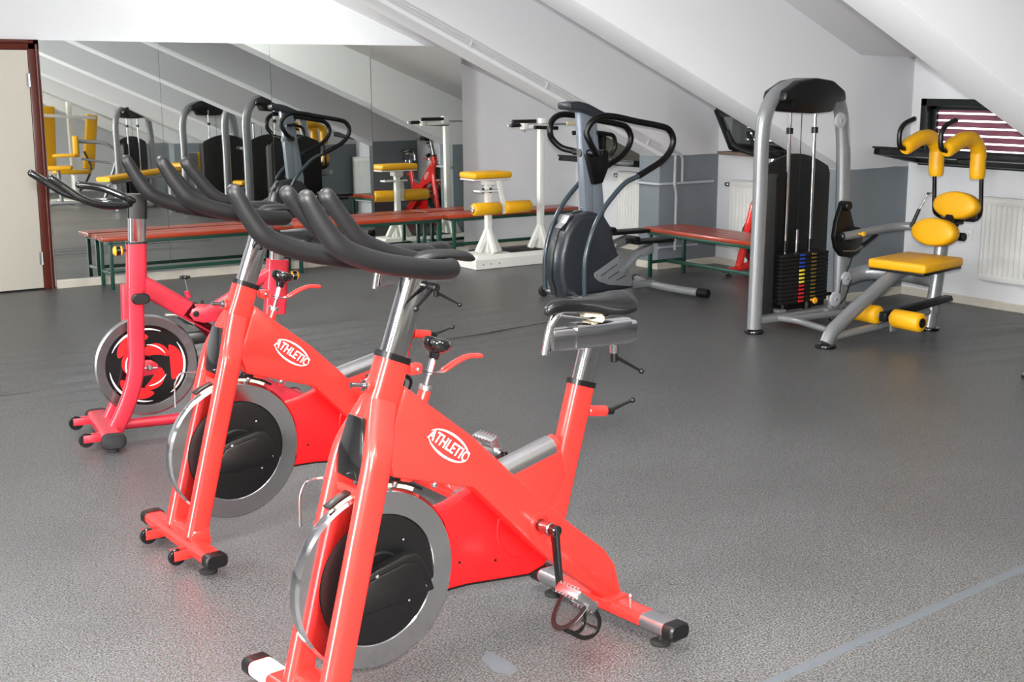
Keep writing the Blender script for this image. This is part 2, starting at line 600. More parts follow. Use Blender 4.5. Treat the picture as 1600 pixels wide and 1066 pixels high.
# skirting
def skirt(name, a, b_, t=.018, h=.058, lumps=True):
    a, b_ = Vector(a), Vector(b_)
    d = (b_ - a).normalized()
    nrm = Vector((d.y, -d.x))
    L = (b_ - a).length
    n = max(2, int(L / .12))
    rings = []
    for i in range(n + 1):
        p = a + d * L * i / n
        j = .002 * math.sin(i * 2.1) + .0015 * math.sin(i * 5.3)
        q = p + nrm * (t + j)
        rings.append([(p.x, p.y, 0), (q.x, q.y, 0), (q.x, q.y, h * .85 + j), (q.x - nrm.x * .006, q.y - nrm.y * .006, h + j), (p.x, p.y, h + j)])
    struct(name, M().loft(rings), SKIRT)
def my(x, z=1.0):
    return 10.45 - .04 * (x - 4.5) + .02 * (z - 1)
skirt('baseboard_left', (2.925, my(2.925, 0) - .004), (6.74, my(6.74, 0) - .004), h=.066)
skirt('baseboard_left_far', (6.74, YL), (8.24, YL))
for i, (a, b_) in enumerate([((XR, 10.58), (XR, 8.80)), ((XR, 8.53), (XR, 6.78)), ((XR, 6.459), (XR, 4.53)), ((XR, 4.2), (XR, 2.33))]):
    skirt('baseboard_front_%d' % (i + 1), a, b_)
for i, (a, b_) in enumerate(beams[:3]):
    skirt('baseboard_pier_%d' % (2 * i + 1), (7.55, b_ + .0), (7.55, a - .018))
    skirt('baseboard_pier_%d' % (2 * i + 2), (7.532, a), (XR, a))

# ---------------- mirror
mb = M()
mb.prism([(2.922, YL), (2.922, my(2.922, 1) + .045), (6.74, my(6.74, 1) + .065), (6.74, YL)], 0.0, 1.93, axis='z')
bk = struct('trim_20', mb, WALL)
bk['label'] = 'backing board behind the wall mirror'
mr = thing('wall_mirror', 'wall-wide mirror of four tall sheets beside the cream door', 'mirror', (4.85, my(4.85, 0), 0))
seams = [2.925, 3.862, 4.822, 5.772, 6.728]
for i in range(4):
    x0, x1 = seams[i] + .0015, seams[i + 1] - .0015
    m_ = M()
    z0, z1 = .070, 1.932
    if i < 3:
        a0, b0 = .04 + (.0, .0, -.004)[i], .02
        xc, yc = (x0 + x1) / 2, my((x0 + x1) / 2)
    else:
        a0, b0 = .016, .013
        xc, yc = x0, my(x0)
    def py(x, z):
        return yc - a0 * (x - xc) + b0 * (z - 1)
    fr = [(x0, py(x0, z0), z0), (x1, py(x1, z0), z0), (x1, py(x1, z1), z1), (x0, py(x0, z1), z1)]
    bk_ = [(x, y + .006, z) for x, y, z in fr]
    m_.loft([fr, bk_])
    o = m_.obj('mirror_panel', MIRROR, None, angle=10)
    o.parent = mr
    o.matrix_parent_inverse = Matrix.Translation(-mr.location)

# ---------------- door
dr = bpy.data.objects.new('door_1', None); COL.objects.link(dr)
dr['kind'] = 'structure'
dr.location = (2.4, YL, 0)
def dp(name, m_, mt, **k):
    o = m_.obj(name, mt, None, **k)
    o.parent = dr
    o.matrix_parent_inverse = Matrix.Translation(-dr.location)
    return o
DY = 10.47
for nm, x in (('jamb', 2.872), ('jamb', 1.925)):
    m_ = M()
    m_.box((x, (DY + YL) / 2 + .01, .968), (.086, YL - DY - .01, 1.936), bev=.006)
    m_.cyl((x + .02, DY + .008, 0), (x + .02, DY + .008, 1.90), .010, 8)
    dp(nm, m_, DFRAME)
m_ = M()
m_.box((2.40, (DY + YL) / 2 + .01, 1.897), (1.03, YL - DY - .01, .078), bev=.006)
m_.cyl((1.93, DY + .008, 1.915), (2.87, DY + .008, 1.915), .010, 8)
dp('head_jamb', m_, DFRAME)
leaf = dp('door_leaf', M().box((2.385, DY + .035, .935), (.882, .045, 1.842), bev=.004), DOORM)
for z in (1.63, .25):
    m_ = M()
    m_.cyl((2.829, DY + .008, z - .05), (2.829, DY + .008, z + .05), .009, 10)
    m_.box((2.815, DY + .012, z), (.02, .006, .1))
    dp('hinge', m_, ALU)

# ---------------- windows with roller shutters and tilted-in sashes
def window(i, y0, y1, z0, z1, ang, slats=True, depth=.52, closed=False):
    r = bpy.data.objects.new('window_%d' % i, None); COL.objects.link(r)
    r['kind'] = 'structure'
    r.location = (XR, (y0 + y1) / 2, z0)
    inv = Matrix.Translation(-r.location)
    def P(name, m_, mt, **k):
        o = m_.obj(name, mt, None, **k)
        o.parent = r
        o.matrix_parent_inverse = inv
        return o
    t = .055
    x = XR + .03
    fm = M()
    fm.box((x, (y0 + y1) / 2, z1 - t / 2), (.07, y1 - y0, t), bev=.004)
    fm.box((x, (y0 + y1) / 2, z0 + t / 2), (.07, y1 - y0, t), bev=.004)
    fm.box((x, y0 + t / 2, (z0 + z1) / 2), (.07, t, z1 - z0), bev=.004)
    fm.box((x, y1 - t / 2, (z0 + z1) / 2), (.07, t, z1 - z0), bev=.004)
    fm.box((x + .04, y1 - t - .02, (z0 + z1) / 2), (.03, .05, z1 - z0 - t), bev=.004)
    fm.box((x + .04, (y0 + y1) / 2, z1 - t - .012), (.03, y1 - y0 - t, .03), bev=.004)
    P('window_frame', fm, WINF)
    if slats:
        z = z0 + .02
        while z < z1 - .09:
            sm = M()
            sm.sweep([(XR + .085, y0, z + .021), (XR + .085, y1, z + .021)], [(-.006, -.0205), (.004, -.012), (.007, 0), (.004, .012), (-.006, .0205), (-.001, 0)], upv=(0, 0, 1))
            P('shutter_slat', sm, SHUT2 if closed else SHUT)
            z += .039 if closed else .0535
    # sash hinged at its lower edge, tilted into the room by ang from vertical
    h = z1 - z0 - .02
    H = depth
    s0 = Vector((XR - .01, 0, z0 + .035))
    dirv = Vector((-math.sin(ang), 0, math.cos(ang)))
    nv = Vector((-math.cos(ang), 0, -math.sin(ang)))
    q = Matrix((nv, Vector((0, 1, 0)), dirv)).transposed()
    if q.determinant() < 0:
        q = Matrix((-nv, Vector((0, 1, 0)), dirv)).transposed()
    yc = (y0 + y1) / 2
    W = y1 - y0 + .02
    b = .062
    sm = M()
    for (cy, cz, sy, sz) in ((0, b / 2, W, b), (0, H - b / 2, W, b), (-W / 2 + b / 2, H / 2, b, H), (W / 2 - b / 2, H / 2, b, H)):
        c = s0 + dirv * cz + Vector((0, yc + cy, 0))
        sm.box(c, (.05, sy, sz), rot=q, bev=.006)
    # rebate lip
    for (cy, cz, sy, sz) in ((0, H - .004, W + .03, .02), (-W / 2 - .002, H / 2, .02, H), (W / 2 + .002, H / 2, .02, H)):
        c = s0 + dirv * cz + Vector((0, yc + cy, 0)) - nv * .026
        sm.box(c, (.014, sy, sz), rot=q, bev=.003)
    sa = P('sash', sm, WINF)
    gm = M()
    gm.box(s0 + dirv * (H / 2) + Vector((0, yc, 0)), (.012, W - 2 * b + .01, H - 2 * b + .01), rot=q)
    go = gm.obj('pane', GLASS, None)
    go.parent = sa
    go.matrix_parent_inverse = Matrix.Identity(4)
    lm = M()
    c = s0 + dirv * (H - .03) + Vector((0, yc - .05, 0)) + nv * .035
    lm.box(c, (.03, .10, .03), rot=q, bev=.008)
    lm.ball(c + Vector((0, .05, 0)), .018)
    lo = lm.obj('latch', BLACK, None)
    lo.parent = sa
    lo.matrix_parent_inverse = Matrix.Identity(4)
    return r
window(1, 9.20, 10.32, .80, 1.15, R(85), depth=.42, closed=True)
window(2, 7.15, 8.36, 1.0, 1.49, R(30), depth=.40)
window(3, 4.95, 6.376, 1.0, 1.495, R(80), depth=.50)
window(4, 2.75, 3.9, 1.0, 1.495, R(80), depth=.50)
struct('trim_21', M().box((XR - .06, 7.70, 1.002), (.17, 1.40, .028), bev=.006), SILL)['label'] = 'brown window sill board'

# ---------------- radiators
def radiator(label, yc, w_, z0=.207, z1=.80, group=None):
    t = thing('radiator', label, 'radiator', (XR - .06, yc, z0))
    m_ = M()
    n = int(w_ / .042)
    h = z1 - z0
    pts = []
    pitch = w_ / n
    poly = [(w_ / 2, .03)]
    for k in range(n):
        y = w_ / 2 - k * pitch
        poly += [(y - pitch * .12, -.022), (y - pitch * .62, -.022), (y - pitch * .72, -.006), (y - pitch * .96, -.006)]
    poly += [(-w_ / 2, .03)]
    m_.prism([(x, y) for y, x in poly], .045, h - .045, axis='z')
    m_.box((.003, 0, .024), (.05, w_, .048), bev=.008)
    m_.box((.003, 0, h - .024), (.05, w_, .048), bev=.008)
    m_.obj('panel', RADI, t, angle=25)
    g = M()
    g.box((.012, 0, h + .004), (.075, w_ + .01, .010), bev=.003)
    g.obj('top_grille', RADI, t)
    for y in (-w_ / 2 - .002, w_ / 2 + .002):
        s_ = M()
        s_.box((.012, y, h / 2), (.07, .005, h - .01))
        s_.obj('side_cover', RADI, t)
    v = M()
    v.cyl((.01, w_ / 2 + .0, h - .035), (.01, w_ / 2 + .045, h - .035), .014, 12)
    v.cyl((.01, w_ / 2 + .045, h - .035), (.01, w_ / 2 + .085, h - .035), .021, 12, bev=.004)
    v.obj('valve', ALU, t)
    return t
radiator('white ribbed radiator under the shuttered window behind the yellow seat machine', 5.15, 1.15)
radiator('white ribbed radiator between the low red bench and the silver machine frame', 7.72, 1.14, .17, .76)
radiator('narrow strip of white radiator seen behind the stepping machine', 9.37, .92, .19, .748)

# ---------------- wall socket
t = thing('wall_socket', 'white wall socket left of the big radiator', 'socket', (XR - .006, 5.89, .513))
M().box((0, 0, 0), (.012, .085, .085), bev=.004).obj('socket_plate', RADI, t)
m_ = M()
m_.lathe([(.024, 0), (.024, .006), (.02, .006), (.018, -.004), (0, -.004)], (-.008, 0, 0), (-1, 0, 0), 24)
m_.obj('socket_insert', WHITEP, t)
m_ = M()
for y in (-.009, .009):
    m_.cyl((-.0045, y, 0), (-.0065, y, 0), .003, 8)
m_.obj('contact_hole', BLACK, t)

# ---------------- pipes on the pier and conduits on the beam
t = thing('heating_pipe', 'grey painted heating pipes on the dark grey pier face', 'pipe', (7.55, 8.53, 0))
def wp(name, m_, mt, par=t):
    o = m_.obj(name, mt, None)
    o.parent = par
    o.matrix_parent_inverse = Matrix.Translation(-par.location)
    return o
wp('pipe', M().tube(fillet([(7.52, 8.80, .745), (7.52, 8.50, .745), (8.16, 8.50, .745)], .03), .012), PIPE)
wp('pipe', M().tube(fillet([(7.70, 8.50, .985), (7.70, 8.50, .80), (7.675, 8.475, .74), (7.72, 8.50, .66), (7.72, 8.50, .16)], .06), .013), PIPE)
wp('pipe', M().tube(fillet([(7.625, 8.505, 1.045), (7.79, 8.505, .985), (7.79, 8.505, .745)], .05), .012), PIPE)
wp('pipe', M().tube([(7.535, 8.51, .19), (8.0, 8.51, .19)], .008), PIPE)
t2 = thing('conduit', 'white cable conduits running down the side of the roof beam', 'conduit', (5.0, 8.53, 2.2))
sl = -.4411
for k, (dz, x1) in enumerate(((.035, 7.60), (.058, 7.64), (.085, 7.56))):
    x0 = 3.0
    zf = lambda x: 1.017 + sl * (x - 7.483) + dz
    pts = [(x0, 8.52, zf(x0)), (x1, 8.52, zf(x1))]
    wp('cable', M().tube(fillet(pts, .04), .0065 if k < 2 else .010, 8), CABLE, t2)
for x in (5.6, 6.32, 6.9, 7.4):
    m_ = M()
    m_.box((x, 8.518, 1.017 + sl * (x - 7.483) + .058), (.016, .02, .062), rot=(0, math.atan(.4411), 0), bev=.003)
    wp('clip', m_, CABLE, t2)

# ---------------- housings of the added ceiling lamps, all out of view
first = None
lamp_labels = ['white box lamp hanging under the roof slope above the mirror', 'white box fluorescent lamp on the flat ceiling, nearest the mirror wall', 'white box fluorescent lamp on the flat ceiling above the three red bikes', 'white box fluorescent lamp on the flat ceiling right above the camera side of the bikes', 'white box fluorescent lamp on the flat ceiling with a warm tint, window side rear', 'white box fluorescent lamp on the flat ceiling behind the door corner', 'white box fluorescent lamp on the flat ceiling, rearmost on the side away from the windows', 'white box fluorescent lamp over the end of the gym opposite the mirror']
for k, (x, y, z) in enumerate(((3.9, 9.75, 2.78), (0.2, 8.6, 3.12), (1.2, 6.0, 3.12), (1.2, 2.6, 3.12), (1.2, -1.5, 3.12), (-2.0, 5.0, 3.12), (-2.0, 0.5, 3.12), (3.6, -4.2, 3.12))):
    if first is None:
        first = thing('ceiling_lamp', lamp_labels[0], 'lamp', (x, y, z), 0, 'fluorescent lamps on the flat ceiling')
        M().box((0, 0, -.02), (1.34, .16, .038), bev=.006).obj('housing', WHITEP, first)
        m_ = M()
        for dy in (-.04, .04):
            m_.cyl((-.6, dy, -.05), (.6, dy, -.05), .013, 10)
        m_.obj('tube', OPAQ, first)
    else:
        c = copy_tree(first)
        c.location = (x, y, z)
        c['label'] = lamp_labels[k]

# ---------------- floor tape and patch
t_ = M()
n = 40
ring = []
for i in range(n + 1):
    x = 2.05 + 4.2 * i / n
    yc = 2.335 + .082 * (x - 2.5) + .002 * math.sin(i * 1.7)
    hw = .019 + .0015 * math.sin(i * 2.3)
    ring.append([(x, yc - hw, 0), (x, yc + hw, 0), (x, yc + hw * .9, .0016), (x, yc - hw * .9, .0016)])
tag(t_.loft(ring).obj('floor_tape', TAPE, None, kind=None), 'grey joint strip taped along the floor at lower right', 'tape')
tag(M().prism([(1.985, 2.955), (2.0, 2.87), (1.99, 2.80), (1.955, 2.785), (1.925, 2.83), (1.94, 2.92)], 0, .0012, axis='z').obj('tape_patch', TAPE, None), 'small worn grey tape patch on the floor below the nearest bike', 'tape')

for k, pts in enumerate((((1.25, 7.0), (1.62, 7.0), (1.9, 6.985), (2.25, 6.96)), ((4.2, 6.935), (4.6, 6.95), (4.95, 7.0), (5.3, 7.04)), ((-.3, 7.02), (.6, 7.03), (1.0, 7.0)))):
    m_ = M()
    P_ = smooth([(x, y, .0035) for x, y in pts], 5)
    m_.sweep(P_, [(-.004, 0), (0, .0022), (.004, 0), (0, -.003)], upv=(0, 0, 1), scales=[.3 + .9 * math.sin(PI * (i + .3) / len(P_)) for i in range(len(P_))])
    struct('trim_%d' % (22 + k), m_, SEAM)['label'] = 'dark open seam in the grey floor sheet'

# ---------------- benches
def make_bench(label, L, planks, depth, H=.42, group='red slatted changing benches'):
    """length along local +x, depth along local +y"""
    t = thing('bench', label, 'bench', (0, 0, 0), 0, group)
    pw = depth / planks
    first = None
    for k in range(planks):
        y = pw * (k + .5)
        if first is None:
            m_ = M()
            m_.box((L / 2, 0, 0), (L, pw - .008, .034), bev=.006)
            first = m_.obj('seat_plank', WOOD, t)
            first.location = (0, y, H - .017)
        else:
            c = part_copy(first, (random.uniform(-.006, .006), y, H - .017))
            c.parent = t
    s_ = .028
    fr = M()
    z = H - .034 - s_ / 2
    for y in (.03, depth - .03):
        fr.box((L / 2, y, z), (L - .10, s_, s_), bev=.003)
    for x in (.07, L / 2, L - .07):
        fr.box((x, depth / 2, z), (s_, depth - .06, s_), bev=.003)
    fr.obj('seat_frame', GREEN, t)
    for x in (.07, L - .07):
        for y in (.03, depth - .03):
            lm = M()
            lm.box((0, 0, (H - .034) / 2), (s_, s_, H - .034), bev=.003)
            lo = lm.obj('leg', GREEN, t)
            lo.location = (x, y, 0)
    st = M()
    for x in (.07, L - .07):
        st.box((x, depth / 2, .125), (s_ * .8, depth - .06, s_ * .9), bev=.003)
    st.box((L / 2, depth / 2, .125), (L - .14, s_ * .8, s_), bev=.003)
    st.obj('stretcher', GREEN, t)
    return t
b1 = make_bench('red slatted bench under the mirror, nearest the door', 1.60, 2, .32)
b1.location = (3.20, 10.135, 0); b1.rotation_euler = (0, 0, -.034)
b2_ = make_bench('red slatted bench under the mirror, second from the door', 1.50, 2, .32)
b2_.location = (4.815, 10.08, 0); b2_.rotation_euler = (0, 0, -.034)
b3_ = make_bench('red slatted bench behind the white twisting machine, in the far corner', 1.46, 3, .32)
b3_.location = (6.335, 10.02, 0); b3_.rotation_euler = (0, 0, -.034)
b4_ = make_bench('red slatted bench below the windows, right of the stepping machine', 1.65, 4, .44)
b4_.location = (7.17, 8.30, 0); b4_.rotation_euler = (0, 0, -PI / 2 + .0)

# ================================================================ SPINNING BIKES
def logo_mesh():
    cu = bpy.data.curves.new('txt', 'FONT')
    cu.body = 'ATHLETIC'
    cu.size = .043
    cu.shear = .12
    cu.offset = .0005
    cu.extrude = .0006
    cu.space_character = 1.06
    cu.align_x = 'CENTER'
    cu.align_y = 'CENTER'
    to = bpy.data.objects.new('txt', cu)
    COL.objects.link(to)
    dg = bpy.context.evaluated_depsgraph_get()
    me = bpy.data.meshes.new_from_object(to.evaluated_get(dg))
    bpy.data.objects.remove(to)
    bpy.data.curves.remove(cu)
    b = bmesh.new()
    b.from_mesh(me)
    bpy.data.meshes.remove(me)
    # swoosh ellipse around the word
    n = 48
    for (a0, a1, w0) in ((166, -14, .0030), (194, 346, .0030)):
        o, i_ = [], []
        for k in range(n + 1):
            a = R(a0 + (a1 - a0) * k / n)
            wd = w0 * (.25 + math.sin(PI * k / n) * .9)
            cx, cy = .104 * math.cos(a), .0315 * math.sin(a)
            o.append(b.verts.new((cx * (1 + wd / .1), cy * (1 + wd / .034), .0006)))
            i_.append(b.verts.new((cx * (1 - wd / .1), cy * (1 - wd / .034), .0006)))
        for k in range(n):
            b.faces.new((o[k], o[k + 1], i_[k + 1], i_[k]))
    for v in b.verts:
        v.co.x *= .76
    return b

def saddle_parts(par, nose, tail, z, wide=.165, hgt=.038, mt=None):
    """saddle along local x from tail to nose"""
    rings = []
    L = nose - tail
    prof = [(0, .55, .30, .010), (.02, .80, .45, .010), (.10, 1.04, .62, .008), (.22, 1.0, .85, .002), (.36, .80, 1.0, -.004), (.5, .46, .95, -.004), (.65, .27, .9, .0), (.8, .22, .85, .002), (.92, .20, .8, -.002), (.98, .14, .6, -.010), (1.0, .05, .3, -.014)]
    for f, wd, th, dz in prof:
        x = tail + L * f
        hw = wide / 2 * wd
        h = hgt * th
        zz = z + dz
        ring = []
        for k in range(20):
            a = 2 * PI * k / 20
            ca, sa = math.cos(a), math.sin(a)
            yy = hw * (abs(ca) ** .75) * (1 if ca > 0 else -1)
            top = sa > 0
            zt = (h * .45 * (abs(sa) ** .8) if top else -h * .75 * (abs(sa) ** .6))
            droop = -.032 * (abs(yy) / (wide / 2)) ** 2
            dip = -.006 * math.exp(-(yy / .018) ** 2) if (top and .1 < f < .75) else 0
            ring.append((x, yy, zz + zt + droop + dip))
        rings.append(ring)
    s = M().loft(rings).obj('saddle', mt or LEATHER, par, angle=60)
    r = M()
    for sgn in (-1, 1):
        r.tube(smooth([(tail + .03, sgn * .03, z - .02), (tail + .07, sgn * .024, z - .045), (tail + .16, sgn * .022, z - .048), (nose - .05, sgn * .012, z - .03)]), .0038, 8)
    r.obj('rail', CHROME, s)
    c = M()
    c.box((tail + L * .40, 0, z - .050), (.035, .048, .022), bev=.006)
    c.cyl((tail + L * .40, -.036, z - .052), (tail + L * .40, .036, z - .052), .011, 12)
    c.obj('clamp', CREAM if mt is None else BLACK, s)
    return s

def pedal(par, x, y, z, side, rot=0.0, cage=True, mt=None):
    """pedal outboard of (x, y, z); the toe cage lies on its local +z side"""
    m_ = M()
    yc = side * .055
    for sx in (-1, 1):
        m_.box((sx * .044, yc, 0), (.008, .092, .024), bev=.002)
        for k in range(6):
            m_.box((sx * .046, yc - .036 + k * .0145, .014), (.006, .006, .007))
            m_.box((sx * .046, yc - .036 + k * .0145, -.014), (.006, .006, .007))
    m_.box((0, yc + side * .043, 0), (.090, .008, .026), bev=.002)
    m_.box((0, yc - side * .037, 0), (.090, .008, .026), bev=.002)
    m_.cyl((0, 0, 0), (0, yc + side * .038, 0), .014, 14)
    m_.box((0, yc, 0), (.034, .075, .014), bev=.003)
    p = m_.obj('pedal', mt or ALU, par)
    p.location = (x, y, z)
    p.rotation_euler = (0, rot, 0)
    if cage:
        c = M()
        f = .048
        for dy in (-.032, .036):
            c.sweep(smooth([(f - .005, yc + dy, 0), (f + .045, yc + dy * .95, .020), (f + .062, yc + dy * .8, .056), (f + .034, yc + dy * .6, .086), (f - .03, yc + dy * .45, .094)], 5), rrect(.013, .0045, .001, 1), upv=(0, 1, .01))
        c.sweep(smooth([(f + .056, yc - .032, .040), (f + .064, yc, .042), (f + .056, yc + .032, .040)], 5), rrect(.014, .004, .001, 1), upv=(0, 0, 1))
        ring = []
        for k in range(15):
            a = PI * (k / 14)
            ring.append((-.01 * math.sin(a), yc + .050 * math.cos(a), .004 + .098 * math.sin(a) ** .8))
        c.sweep(ring, rrect(.016, .003, .001, 1), upv=(1, 0, 0))
        c.obj('toe_cage', BLACK, p)
    return p

def lever(par, base, knob_end, mt=BLACK, name='clamp_lever', stub=None):
    m_ = M()
    a, b = Vector(base), Vector(knob_end)
    ax = stub if stub else (0, 1, 0)
    ax = Vector(ax)
    m_.cyl(a - ax * .018, a + ax * .018, .011, 14, bev=.002)
    m_.sweep([a, a * .5 + b * .5, b], rrect(.011, .009, .003, 2), scales=[1.2, .9, .7], upv=(0.01, 1, .02))
    m_.ball(b, .009)
    return m_.obj(name, mt, par)

def wheel_castor(par, x, y, z, brk_to, r=.028, mt_b=None):
    c = M()
    c.box(((x + brk_to) / 2, y - .018, z + .008), (abs(brk_to - x) + .03, .004, .034), bev=.001)
    c.box(((x + brk_to) / 2, y + .018, z + .008), (abs(brk_to - x) + .03, .004, .034), bev=.001)
    c.cyl((x, y - .023, z), (x, y + .023, z), .006, 10)
    br = c.obj('castor_bracket', mt_b or RED, par)
    w_ = M()
    w_.lathe([(.008, -.012), (r * .9, -.012), (r, -.006), (r, .006), (r * .9, .012), (.008, .012)], (x, y, z), (0, 1, 0), 24, closed=True)
    w_.obj('castor_wheel', BLACKG, br)

def spin_bike(label, group, plate=True, front_cap_white=True, raise_=0.0, crank_angle=0):
    t = thing('exercise_bike', label, 'exercise bike', (0, 0, 0), 0, group)
    # ---- main frame: deep oblique beam with gusset
    f = M()
    f.prism([(.760, .865), (.697, .815), (.538, .690), (.402, .562), (.183, .366), (.035, .245), (-.010, .185), (-.040, .083), (.015, .072), (.155, .179), (.294, .299), (.535, .540), (.80, .622), (.82, .70)], -.034, .034, bev=.010)
    # seat tube
    f.sweep([(.226, 0, .36), (.182, 0, .52), (.110, 0, .770)], rrect(.052, .086, .020, 4), upv=(1, 0, .2))
    # strut between beam and seat tube
    f.prism([(.425, .562), (.40, .572), (.21, .604), (.19, .50), (.25, .40), (.38, .50)], -.028, .028, bev=.008)
    f.tube([(.430, 0, .555), (.215, 0, .603)], .030, 14)
    # head tube
    f.sweep([(.776, 0, .936), (.803, 0, .862), (.838, 0, .775)], rrect(.066, .086, .020, 4), upv=(1, 0, .3))
    # knob boss and lever lug, bottle lug
    f.cyl((.672, 0, .835), (.715, 0, .735), .017, 16)
    f.box((.706, -.004, .896), (.040, .030, .030), bev=.006)
    f.cyl((.79, 0, .862), (.862, 0, .874), .019, 14, bev=.003)
    f.cyl((.085, 0, .680), (.012, 0, .668), .017, 14, bev=.003)
    # caliper carrier under the gusset
    f.box((.70, 0, .612), (.13, .03, .022), rot=(0, .22, 0), bev=.004)
    f.box((.66, .018, .590), (.022, .012, .06), bev=.003)
    f.lathe([(.038, -.036), (.042, -.036), (.042, .040), (.030, .040), (.030, -.036)], (.298, 0, .382), (0, 1, 0), 28, closed=True)
    fo = f.obj('main_frame', RED, t)
    q = M()
    q.cyl((.855, 0, .873), (.868, 0, .875), .015, 14)
    q.cyl((.86, 0, .874), (.905, 0, .881), .008, 12)
    q.obj('threaded_stud', STEEL, fo)
    # ---- fork
    k = M()
    for s_ in (-1, 1):
        pts = [(.822, .018 * s_, .825), (.850, .045 * s_, .765), (.876, .075 * s_, .700), (.957, .082 * s_, .405), (1.040, .084 * s_, .085)]
        k.sweep(fillet(pts, .06, 4), rrect(.050, .080, .022, 4), upv=(1, 0, .25))
    k.tube([(.905, -.08, .60), (.905, .08, .60)], .018, 12)
    k.obj('fork', RED, t)
    if plate:
        p = M()
        p.prism([(-.068, .638), (.068, .638), (.062, .70), (.034, .80), (-.034, .80), (-.062, .70)], .0, .014, axis='x', bev=.004)
        po = p.obj('front_fairing', BLACKG, t)
        po.rotation_euler = (0, R(-11), 0)
        po.location = (.905 + .128, 0, .012)
    # ---- stabilisers
    for nm, x, hl in (('front_stabiliser', 1.055, .265), ('rear_stabiliser', 0.0, .285)):
        s_ = M()
        s_.sweep([(x, -hl, .062), (x, hl, .062)], rrect(.074, .042, .016, 4), upv=(0, 0, 1))
        if x > .5:
            s_.prism([(x - .06, .06), (x + .02, .06), (x + .01, .105), (x - .055, .12)], -.115, .115, bev=.004)
        else:
            s_.prism([(x - .042, -.06), (x + .05, -.06), (x + .05, .06), (x - .042, .06)], .08, .088, axis='z', bev=.002)
        so = s_.obj(nm, RED, t)
        for s2 in (-1, 1):
            c = M()
            c.sweep([(x, s2 * hl - s2 * .004, .062), (x, s2 * (hl + .030), .062), (x, s2 * (hl + .036), .062)], rrect(.080, .048, .018, 4), upv=(0, 0, 1), scales=[1, 1, .86])
            c.obj('end_cap', BLACK, so)
            g = M()
            g.cyl((x, s2 * (hl - .045), .004), (x, s2 * (hl - .045), .045), .008, 10)
            g.lathe([(0, 0), (.030, 0), (.032, .008), (.022, .014), (0, .014)], (x, s2 * (hl - .045), 0), (0, 0, 1), 20)
            g.obj('levelling_foot', RUBBER, so)
            if x < .5 or (s2 < 0 and front_cap_white):
                d = M()
                d.sweep([(x, s2 * (hl - .100), .062), (x, s2 * (hl - .008), .062)], rrect(.0755, .0435, .016, 4), upv=(0, 0, 1))
                d.obj('cover_plate', WHITEP if (x > .5 and front_cap_white) else ALU, so, label='pale metal cover plate')
            b_ = M()
            b_.cyl((x - .005, s2 * .105, .08), (x - .005, s2 * .105, .105), .006, 10)
            b_.ball((x - .005, s2 * .105, .106), .0085, 10)
            b_.obj('bolt', CHROME, so)
        if x > .5:
            for y in (-.13, .13):
                wheel_castor(so, x + .075, y, .045, x + .02, r=.030)
    # ---- flywheel
    fwc = (.846, 0, .346)
    w_ = M()
    w_.lathe([(.172, .013), (.181, .020), (.240, .020), (.248, .013), (.249, .0), (.248, -.013), (.240, -.020), (.181, -.020), (.172, -.013)], fwc, (0, 1, 0), 96, closed=True)
    wo = w_.obj('flywheel', CHROME, t, angle=25)
    c = M()
    for s2 in (-1, 1):
        c.lathe([(0, .026 * s2), (.075, .026 * s2), (.080, .023 * s2), (.160, .023 * s2), (.177, .019 * s2), (.177, .004 * s2)], fwc, (0, 1, 0), 72)
    co = c.obj('flywheel_cover', BLACK, wo, angle=25)
    r_ = M()
    for a in (40, 130, 220, 310):
        r_.ball((fwc[0] + .125 * math.cos(R(a)), .0225, fwc[2] + .125 * math.sin(R(a))), (.004, .002, .004), 8)
    r_.obj('rivet', ALU, wo)
    for s2 in (-1, 1):
        a = M()
        pl = [(.965, .285), (.955, .350), (.930, .386), (.885, .400), (.790, .420), (.755, .415), (.722, .368), (.700, .300), (.790, .292)]
        a.prism(pl, .040 * s2, .074 * s2, bev=.007)
        cx, cz = .84, .345
        pl2 = [(cx + (x - cx) * .78, cz + (z - cz) * .74) for x, z in pl]
        a.prism(pl2, .070 * s2, .081 * s2, bev=.004)
        ao = a.obj('axle_cover', BLACK, t)
        b_ = M()
        for x, z in ((.885, .382), (.735, .318)):
            b_.ball((x, .075 * s2, z), (.007, .005, .007), 10)
        b_.obj('bolt', CHROME, ao)
    # brake pad and caliper arm over the wheel
    p = M()
    arc = lambda r, a: (.846 + r * math.cos(R(a)), r * math.sin(R(a)) + .346)
    p.prism([arc(.251, a) for a in range(62, 119, 7)] + [arc(.261, a) for a in range(118, 61, -7)], -.014, .014)
    bo = p.obj('brake_pad', CREAM, t)
    p = M()
    p.prism([arc(.2615, a) for a in range(58, 125, 6)] + [arc(.270, a) for a in range(124, 57, -6)], -.016, .016, bev=.002)
    p.box((.78, 0, .612), (.05, .022, .018), bev=.003)
    p.obj('brake_shoe', BLACK, bo)
    p = M()
    p.ball((.79, .02, .60), (.010, .008, .010), 10)
    p.ball((.665, .027, .575), (.010, .008, .010), 10)
    p.obj('bolt', CHROME, bo)
    # wire bottle hook in front of the fork
    m_ = M()
    m_.tube(fillet([(.955, -.05, .635), (1.015, -.05, .640), (1.035, -.05, .60), (1.036, -.05, .52)], .02), .0032, 8)
    m_.obj('bottle_hook', CHROME, t)
    # ---- chain guard on the far side
    g = M()
    poly = [(.90, .30), (.86, .42), (.74, .452), (.557, .478), (.45, .51), (.36, .525), (.25, .50), (.17, .43), (.145, .34), (.165, .255), (.21, .212), (.27, .198), (.50, .226), (.84, .235)]
    g.prism(poly, -.045, -.090, bev=.008)
    go = g.obj('chain_guard', RED2, t)
    g = M()
    g.lathe([(.098, 0), (.102, .002), (.106, 0)], (.29, -.0440, .36), (0, 1, 0), 40)
    g.obj('moulded_ring', RED2, go)
